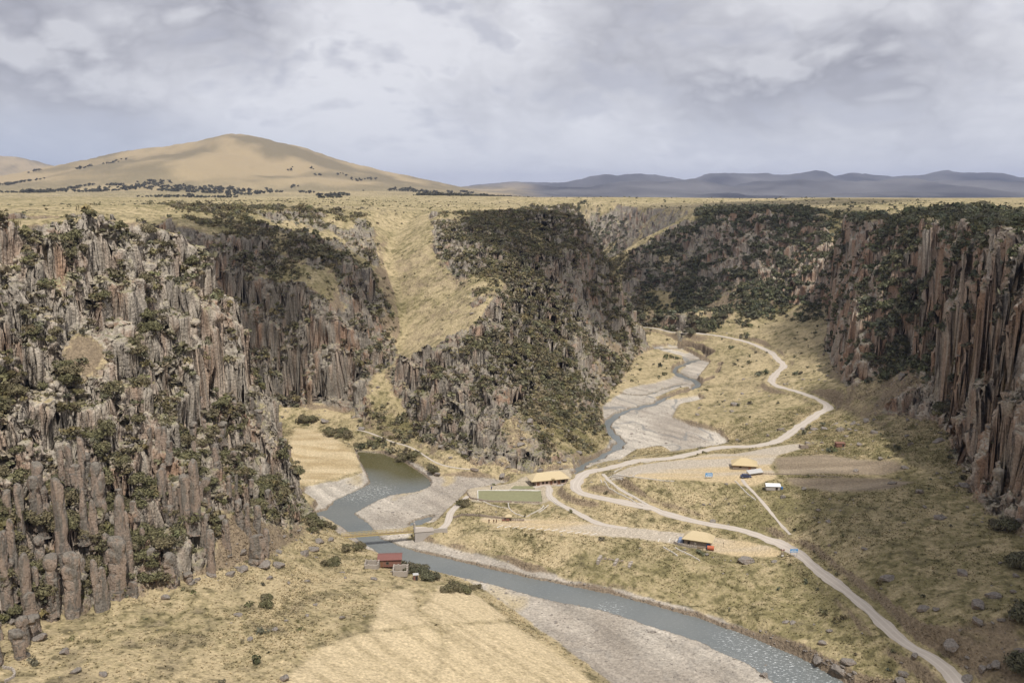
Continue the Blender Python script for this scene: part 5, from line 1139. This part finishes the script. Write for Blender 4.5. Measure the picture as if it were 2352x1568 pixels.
# two small blocks by the road fork
x, y, z = hitf(1848, 1030); h = empty('stone_shed', (x, y, z), .06, 'tiny roofless stone shed by the fork of the road', 'shed')
MB().box((0, 0, .7), (3.4, .35, 1.4)).box((-1.55, 1.4, .7), (.35, 2.4, 1.4)).box((1.55, 1.4, .7), (.35, 2.4, 1.4)).build('wall', mstonew, h); MB().tube([(-1.9, .2, 1.5), (1.9, .3, 1.5), (6.8, 2.2, 1.6)], .12, 6).build('beam', mwood, h)
x, y, z = hitf(1929, 1025); h = empty('brick_kiosk', (x, y, z), 0, 'small red brick box building in the grass right of the road fork', 'kiosk')
MB().box((0, 0, .85), (3.8, 2.6, 1.7)).build('wall', mredw, h); MB().box((0, 0, 1.76), (4.1, 2.9, .12)).build('roof', simple('brown roof slab', (.20, .11, .08), .8), h); opening(h, 'door', 1.0, .02, .8, 1.3, -1.3, mdarkop)
# footbridge
P0 = Vector(Z(784, 1231.5, 4.6)); P1 = Vector(Z(949, 1217.5, 4.9)); d = P1-P0; Lb = math.hypot(d.x, d.y); ab = math.atan2(d.y, d.x)
fb = empty('footbridge', tuple(P0), ab, 'yellow footbridge crossing the river to a concrete abutment', 'footbridge'); P0z = P0.z
MB().box((Lb/2, 0, -.12), (Lb, 1.7, .16)).build('deck', mwood, fb)
for v in (-.85, .85):
    g = MB(); n = int(Lb/1.6)
    g.box((Lb/2, v, -.18), (Lb, .12, .36)); g.box((Lb/2, v, 1.05), (Lb, .10, .10)); g.box((Lb/2, v, .55), (Lb, .06, .05))
    for i in range(n+1): g.box((Lb*i/n, v, .52), (.07, .07, 1.0))
    for i in range(n): g.tube([(Lb*i/n, v, .0), (Lb*(i+1)/n, v, 1.0)], .03, 4); g.tube([(Lb*i/n, v, 1.0), (Lb*(i+1)/n, v, 0)], .03, 4)
    g.build('railing', myellow, fb)
cb = MB()
for i in range(int(Lb/1.6)): cb.box((i*1.6+.8, 0, -.34), (.1, 1.9, .14))
cb.build('cross_beams', mredw, fb)
for v in (-1.15, 1.15):
    t_ = MB().box((Lb+.5, v, 1.1), (.5, .5, 4.2)).build('tower_post', mconc, fb); MB().box((Lb+.5, v, 3.28), (.62, .62, .16)).build('cap', mdrystone, t_)
MB().box((Lb+.5, 0, 2.7), (.4, 1.8, .35)).build('tower_beam', mconc, fb)
ax = P1.x+math.cos(ab)*.6; ay = P1.y+math.sin(ab)*.6
ha = empty('bridge_abutment', (ax, ay, 0), ab, 'grey concrete block abutment at the right end of the yellow footbridge', 'abutment')
b_ = MB().box((3.4, 0, 2.2), (7.0, 3.6, 5.0)); b_.build('block', mconc, ha); MB().box((3.4, 0, 4.78), (7.3, 3.9, .14)).build('coping', mdrystone, ha); MB().box((9.6, .2, 3.6), (5.4, .5, 2.4)).build('wing_wall', mconc, ha)
# red-roofed house group on the left bank
A_, B_, z, a, L = span((874, 1307), (924, 1306)); L = 7.4; D = 5.2
h = empty('red_roofed_house', (A_[0]-1.0, A_[1]+2.0, z-.2), .08, 'red-roofed rust walled house on the left bank above the river', 'house')
MB().box((L/2, D/2, 1.2), (L, D, 2.4)).build('wall', mredw, h); r_ = gable_roof(L, D, .9, .35).build('roof', mred, h); r_.location = (L/2, D/2, 2.45); opening(h, 'door', 1.1, .02, .9, 1.8, 0, mbrown); opening(h, 'window', 3.0, .9, .8, .8, 0, mdarkop)
def ruin(px_, py_, W2, D2, H2, rz, lb, m=mdrystone, gable=True):
    x, y, z = hitf(px_, py_); h = empty('stone_ruin', (x, y, z-.3), rz, lb, 'ruin'); t = .45
    def wall(p, q, hs, nm='wall'):
        n = 10; b_ = MB(); dx = (q[0]-p[0])/n; dy = (q[1]-p[1])/n; ln = math.hypot(dx, dy); an = math.atan2(dy, dx)
        for i in range(n):
            hh = hs(i/n+.05)*rng.uniform(.88, 1.1); b_.box((p[0]+dx*(i+.5), p[1]+dy*(i+.5), hh/2), (ln*.995, t*rng.uniform(.92, 1.08), hh), an)
        b_.build(nm, m, h)
    g = (lambda s: H2*(1+.45*(1-abs(s-.5)*2))) if gable else (lambda s: H2)
    wall((0, 0), (W2, 0), lambda s: H2*.95, 'front_wall'); wall((0, t/2+.02), (0, D2), g, 'side_wall'); wall((W2, t/2+.02), (W2, D2), g, 'side_wall'); wall((t/2, D2), (W2-t/2, D2), lambda s: H2, 'back_wall')
ruin(903, 1322, 4.4, 5.0, 1.9, .04, 'roofless pale stone ruin in front of the red-roofed house'); ruin(838, 1305, 4.2, 3.4, 1.7, -.05, 'tumbled stone ruin left of the red-roofed house')
x, y, z = hitf(955, 1331); h = empty('outhouse', (x, y, z-.05), .2, 'tiny red outhouse with a grey sheet roof beside the dark bushes', 'outhouse')
MB().box((0, 0, .95), (1.5, 1.4, 1.9)).build('wall', mredw, h); MB().box((0, 0, 1.96), (1.8, 1.7, .08)).build('roof', mgreyr, h); opening(h, 'door', .2, .02, .7, 1.6, -.7, mdarkop)
# ruined stone range on the terrace
A_, B_, z, a, L = span((1378, 1298), (1458, 1308))
h = empty('stone_ruin', (A_[0], A_[1]+2.2, min(A_[2], B_[2])-.2), a, 'long roofless stone ruin with three cross walls on the lower terrace', 'ruin')
def rag(p, q, hs, nm, t=.55, m=mstonew):
    n = max(4, int(math.hypot(q[0]-p[0], q[1]-p[1])/.7)); b_ = MB(); dx = (q[0]-p[0])/n; dy = (q[1]-p[1])/n; ln = math.hypot(dx, dy); an = math.atan2(dy, dx)
    for i in range(n): hh = hs*rng.uniform(.7, 1.15); b_.box((p[0]+dx*(i+.5), p[1]+dy*(i+.5), hh/2), (ln*.99, t*rng.uniform(.9, 1.1), hh), an)
    b_.build(nm, m, h)
rag((.6, 1.5), (5.6, 1.5), 1.5, 'back_wall'); rag((6.6, 1.5), (10.4, 1.5), 1.6, 'back_wall'); rag((6.6, -1.6), (10.4, -1.6), 1.0, 'front_wall')
for x in (0, 6, 11): rag((x, -2), (x, 2), 1.9, 'cross_wall', .9, mdrystone)
# lines of laid stones
def stone_row(name, ps, h_, w_, lb, cat, m=mstones, gp=None, step=.55, lift=0):
    L = smooth_line([hit(*p) for p in ps], step); zz = surf(L[:, 0].astype(np.float32), L[:, 1].astype(np.float32))[0]
    b_ = MB(); o0 = (float(L[0, 0]), float(L[0, 1]), float(zz[0]))
    for i in range(len(L)-1):
        dx, dy = L[i+1]-L[i]; b_.box((L[i, 0]-o0[0], L[i, 1]-o0[1], zz[i]-o0[2]+h_*.3), (step*rng.uniform(.75, .98), w_*rng.uniform(.7, 1.2), h_*rng.uniform(.8, 1.25)), math.atan2(dy, dx)+rng.uniform(-.15, .15), rng.uniform(.75, .95))
    o = b_.build(name, m); o.location = o0; return tag(o, lb, cat, gp)
q2 = lambda zx, zy: ((1080+zx/5.88)*.9408, (1100+zy/5.88)*.9408); q3 = lambda zx, zy: ((1400+zx/5.88)*.9408, (1050+zy/5.88)*.9408); q4 = lambda zx, zy: ((1700+zx/5.88)*.9408, (1050+zy/5.88)*.9408); q5 = lambda zx, zy: ((1600+zx/5.88)*.9408, (1280+zy/5.88)*.9408)
SR = [([q2(945, 765), q2(960, 830), q2(1030, 890), q2(1120, 925), q2(1205, 950)], 'left arm of the white stone ring below the lawn'), ([q2(1455, 800), q2(1420, 850), q2(1350, 885), q2(1270, 915), q2(1215, 945)], 'right arm of the white stone ring below the lawn'),
 ([q2(590, 740), q2(700, 790), q2(820, 815), q2(940, 830)], 'white stone edging running down left of the stone ring'), ([q2(1510, 580), q2(1530, 650), q2(1600, 730), q2(1680, 790), q2(1760, 830)], 'white stone edging along the right side of the drive'), ([q2(1520, 790), q2(1450, 860), q2(1380, 900)], 'short white stone edging outside the stone ring'),
 ([q3(390, 720), q3(480, 790), q3(580, 880), q3(700, 950), q3(820, 1000), q3(920, 1060), q3(1000, 1100)], 'left stone edging of the path across the hairpin'), ([q3(460, 710), q3(560, 780), q3(660, 840), q3(800, 920), q3(930, 1010), q3(1065, 1085)], 'right stone edging of the path across the hairpin'),
 ([q3(480, 690), q3(580, 650), q3(720, 660)], 'topmost of the curved stone rows inside the hairpin'), ([q3(470, 710), q3(560, 675), q3(720, 690)], 'second of the curved stone rows inside the hairpin'), ([q3(490, 730), q3(600, 705), q3(700, 715)], 'lowest of the curved stone rows inside the hairpin'),
 ([q3(590, 600), q3(700, 540), q3(860, 490), q3(1040, 470), q3(1180, 445)], 'low stone edging above the road at the tip of the terrace'), ([q3(850, 660), q3(980, 590)], 'short stone line on the bare tip of the upper terrace'), ([q3(640, 640), q3(800, 670), q3(1000, 690), q3(1250, 715), q3(1450, 730)], 'stone edging along the front of the upper terrace'),
 ([q5(120, 335), q5(230, 400), q5(320, 460)], 'left stone edging of the lane below the stone thatched house'), ([q5(290, 345), q5(400, 410), q5(520, 470), q5(640, 530)], 'right stone edging of the lane below the stone thatched house'), ([q4(560, 740), q4(650, 830), q4(740, 920), q4(850, 1020)], 'stone edging on the upper part of the straight path')]
for ps, lb in SR: stone_row('stone_edging', ps, .42, .42, lb, 'stone edging', gp='white stone edgings')
stone_row('stone_wall', [q5(270, 270), q5(340, 300), q5(450, 325), q5(600, 345)], 1.0, .6, 'low curved dry stone wall in front of the stone thatched house', 'wall', mdrystone)
stone_row('stone_wall', [q2(360, 620), q2(420, 690), q2(600, 730), q2(800, 742), q2(1000, 745)], .8, .5, 'dark stone wall along the front edge of the lawn', 'wall', mstonew)
stone_row('stone_wall', [q2(1040, 750), q2(1200, 752), q2(1400, 750)], .8, .5, 'dark stone wall at the right half of the lawn front', 'wall', mstonew)
stone_row('retaining_wall', [q2(160, 970), q2(350, 940), q2(530, 950), q2(800, 975), q2(1000, 1000), q2(1180, 1010)], 1.0, .5, 'brown retaining wall behind the left end of the parking ground', 'wall', mstonew)
stone_row('stone_wall', [q4(520, 455), q4(650, 448), q4(800, 465), q4(802, 500)], 1.1, .45, 'stone pen wall behind the thatched hut', 'wall', mstonew)
stone_row('field_wall', [q4(930, 628), q4(1200, 640), q4(1500, 650), q4(1800, 660), q4(2100, 680)], .5, .4, 'long thin stone wall between the two brown fields', 'wall', mstonew)
stone_row('stone_wall', [(8, 1535), (30, 1540), (32, 1556), (10, 1568)], .7, .5, 'corner of a stone pen at the bottom left', 'wall', mdrystone)
for i in range(13):
    zx = 790+i*112; zy = 1100+i*7.5+(i > 6)*(i-6)*4
    stone_row('parking_line', [q2(zx, zy), q2(zx+85, zy-27)], .16, .22, 'short slanting line of white stones marking a bay on the parking ground', 'parking line', mwhite, 'bay lines on the parking ground', .35)
for zx, zy in ((40, 245), (195, 245), (290, 250)): stone_row('parking_line', [q5(zx, zy), q5(zx+18, zy-40)], .16, .22, 'short white stone line beside the parked blue grey car', 'parking line', mwhite, 'bay lines left of the stone thatched house', .35)
# lawns, kerb, posts, kiosk
def sheet(name, ps, m, lift, kind, lb=None):
    poly = [hit(*p) for p in ps]; xs = [p[0] for p in poly]; ys = [p[1] for p in poly]; n = 26
    gx = np.linspace(0, 1, n); a_, b2, c_, d_ = [np.array(p) for p in poly]; P = np.empty((n, n, 3))
    for i, u in enumerate(gx):
        for j, v in enumerate(gx): P[i, j, :2] = (a_*(1-u)+b2*u)*(1-v)+(d_*(1-u)+c_*u)*v
    P[..., 2] = surf(P[..., 0].astype(np.float32), P[..., 1].astype(np.float32))[0]+lift; return grid_obj(name, P[:, ::-1], m, kind, lb)
sheet('lawn', LAWN, mlawn, .16, 'structure', 'wide rectangular green lawn in front of the long thatched house'); sheet('lawn', LAWN2, mlawn, .16, 'structure', 'small strip of lawn at the left end of the long thatched house')
def edge(ps, lb):
    pts_ = [hitf(*p) for p in ps]; o0 = pts_[0]; b_ = MB()
    for p, q in zip(pts_[:-1], pts_[1:]):
        L_ = math.hypot(q[0]-p[0], q[1]-p[1]); b_.box(((p[0]+q[0])/2-o0[0], (p[1]+q[1])/2-o0[1], (p[2]+q[2])/2-o0[2]+.12), (L_, .22, .3), math.atan2(q[1]-p[1], q[0]-p[0]))
    o = b_.build('kerb', mwhite); o.location = o0; tag(o, lb, 'kerb')
edge([(1098, 1149.5), (1097.4, 1127), (1170, 1126), (1242, 1126.4)], 'pale kerb round the left and back of the green lawn')
def post(p, h_, lb): 
    x, y, z = hitf(*p); s = empty('lamp_post', (x, y, z), 0, lb, 'lamp post'); MB().cyl((0, 0, -.1), .07, h_, 8, .05).build('pole', mwood, s); MB().box((0, 0, h_), (.35, .35, .22), taper=.6).build('lamp_head', mdarkop, s)
post(q2(1428, 765), 3.2, 'slim lamp post at the right corner of the lawn'); post(q2(532, 955), 4.6, 'tall pale pole at the left end of the parking ground'); post(q5(1135, 262), 1.9, 'short post on the verge right of the stone thatched house'); post(q5(975, 330), 1.7, 'thin post by the orange tank')
x, y, z = hitf(*q2(950, 1006)); s = empty('kiosk', (x, y, z), .03, 'small open kiosk with a straw roof and red panel at the parking ground', 'kiosk')
for u in (-1, 1):
    for v in (-.6, .6): MB().box((u*1.0, v, .9), (.12, .12, 1.8)).build('post', mwood, s)
r_ = hip_roof(2.2, 1.4, .9, .3, .7, .2).build('roof', mthatch, s); r_.location = (0, 0, 1.85); MB().box((-.3, -.66, .7), (1.2, .08, 1.0)).build('panel', mredw, s, 'red panel'); MB().box((-1.9, -.2, .4), (1.3, .5, .5)).build('bench', mredw, s)
# people
import bmesh
def person(p, rz, lb, top, leg, hgt=1.68, pose=0, gp=None):
    x, y, z = hitf(*p); r0 = empty('person', (x, y, z), rz, lb, 'person', gp); s = hgt/1.7
    J = [(0, 0, .93), (0, 0, 1.15), (0, 0, 1.36), (0, 0, 1.5), (0, .01, 1.6), (0, .01, 1.7),
         (.10, 0, .88), (.12, -.02, .48), (.12, 0, .06), (.12, -.13, .03), (-.10, 0, .88), (-.12, .04+pose*.08, .48), (-.12, .02+pose*.12, .06), (-.12, -.11+pose*.12, .03),
         (.19, 0, 1.38), (.25, .02, 1.12), (.24, -.08, .88), (.235, -.10, .80), (-.19, 0, 1.38), (-.26, .02, 1.12), (-.22, -.12-.1*pose, .92), (-.21, -.16-.1*pose, .86)]
    R_ = [.14, .13, .155, .055, .092, .07, .085, .062, .042, .035, .085, .062, .042, .035, .065, .048, .034, .03, .065, .048, .034, .03]
    E = [(0, 1), (1, 2), (2, 3), (3, 4), (4, 5), (0, 6), (6, 7), (7, 8), (8, 9), (0, 10), (10, 11), (11, 12), (12, 13), (2, 14), (14, 15), (15, 16), (16, 17), (2, 18), (18, 19), (19, 20), (20, 21)]
    me = bpy.data.meshes.new('body'); me.from_pydata([(a_*s, b_*s, c_*s) for a_, b_, c_ in J], E, []); me.materials.append(mskin)
    o = link('body', me, r0); md = o.modifiers.new('skin', 'SKIN'); 
    for v, q in zip(me.skin_vertices[0].data, R_): v.radius = (q*s, q*s*.85)
    me.skin_vertices[0].data[0].use_root = True; o.modifiers.new('sub', 'SUBSURF').levels = 1; o.modifiers['sub'].render_levels = 1
    b_ = MB(); b_.cyl((0, 0, .92*s), .205*s, .5*s, 12, .2*s); b_.cyl((0, 0, 1.42*s), .2*s, .07*s, 12, .09*s)
    for q in (-1, 1): b_.tube([(q*.17*s, 0, 1.40*s), (q*.245*s, .02, 1.12*s), (q*.23*s, -.09, .94*s)], [.09*s, .07*s, .055*s], 8)
    b_.build('jacket', top, r0)
    b_ = MB(); b_.cyl((0, 0, .8*s), .18*s, .16*s, 12, .19*s)
    b_.tube([(.1*s, 0, .86*s), (.12*s, -.02, .48*s), (.12*s, 0, .1*s)], [.105*s, .085*s, .065*s], 8); b_.tube([(-.1*s, 0, .86*s), (-.12*s, .04+pose*.08, .48*s), (-.12*s, .02+pose*.12, .1*s)], [.105*s, .085*s, .065*s], 8)
    b_.build('trousers', leg, r0); MB().cyl((0, .02, 1.62*s), .105*s, .1*s, 12, .06*s).build('hair', mhair, r0)
mcl1 = simple('brown cloth', (.16, .09, .05), .9, .1); mcl2 = simple('dark cloth', (.05, .045, .045), .9, .1); mcl3 = simple('blue cloth', (.06, .10, .22), .9, .1)
person(q2(670, 1040), .3, 'person in brown at the left of three standing on the parking ground', mcl1, mcl2, pose=1); person(q2(738, 1040), -.4, 'person in brown in the middle of three on the parking ground', mcl1, mcl2, 1.6); person(q2(776, 1038), 1.2, 'person in brown at the right of three on the parking ground', mcl1, mcl2, 1.62, pose=1)
person(q2(706, 562), 0, 'person in dark blue standing behind the lawn', mcl3, mcl2)
log('built things')

# ------------------------------------------------------------------ unseen clouds, placed overhead to cast shadows on chosen parts of the land
mcl, T = mat('shadow cloud'); T.n('ShaderNodeOutputMaterial', ins={1: T.n('ShaderNodeVolumePrincipled', ins={'Color': (1, 1, 1, 1), 'Density': .019, 'Anisotropy': .3}).outputs[0]})
def cloud(gx, gy, gz0, rx, ry, seed, h_=880, th=65.):
    """out-of-view cloud placed so that its shadow falls round (gx, gy)"""
    r = np.random.default_rng(seed); t = (h_-gz0)/SL.z; cx, cy = gx+SL.x*t, gy+SL.y*t
    bm = bmesh.new(); bmesh.ops.create_icosphere(bm, subdivisions=5, radius=1); V = np.array([v.co[:] for v in bm.verts]); F = np.array([[v.index for v in f.verts] for f in bm.faces]); bm.free()
    n = fbm3(V[:, 0]*1.6+seed*3, V[:, 1]*1.6, V[:, 2]*1.6, 5, seed)*1.1; V = V*(1+n)[:, None]; V[:, 2] = np.where(V[:, 2] < 0, V[:, 2]*.35, V[:, 2])
    V *= np.array([rx, ry, th]); o = link('cloud', npmesh('cloud', V, F, mcl, smooth=True)); o.location = (cx, cy, h_); tag(o, None, None, None, 'stuff'); return o
cloud(160, 205, 20, 62, 120, 1, 880, 110.); cloud(250, 560, 80, 42, 110, 3); cloud(235, 350, 80, 52, 110, 2); cloud(190, 830, 90, 150, 90, 4); cloud(-150, 525, 80, 80, 75, 5, 800); cloud(35, 670, 90, 75, 95, 6); cloud(400, 1250, 110, 200, 200, 7)
# ------------------------------------------------------------------ the air
mh, T = mat('haze'); T.n('ShaderNodeOutputMaterial', ins={1: T.n('ShaderNodeVolumePrincipled', ins={'Color': (.60, .68, .96, 1), 'Density': 4.3e-5, 'Anisotropy': .2}).outputs[0]})
o = link('haze', MB().box((0, 0, 265), (46000, 46000, 590)).mesh('haze', mh)); tag(o, None, None, None, 'stuff')
log('air')
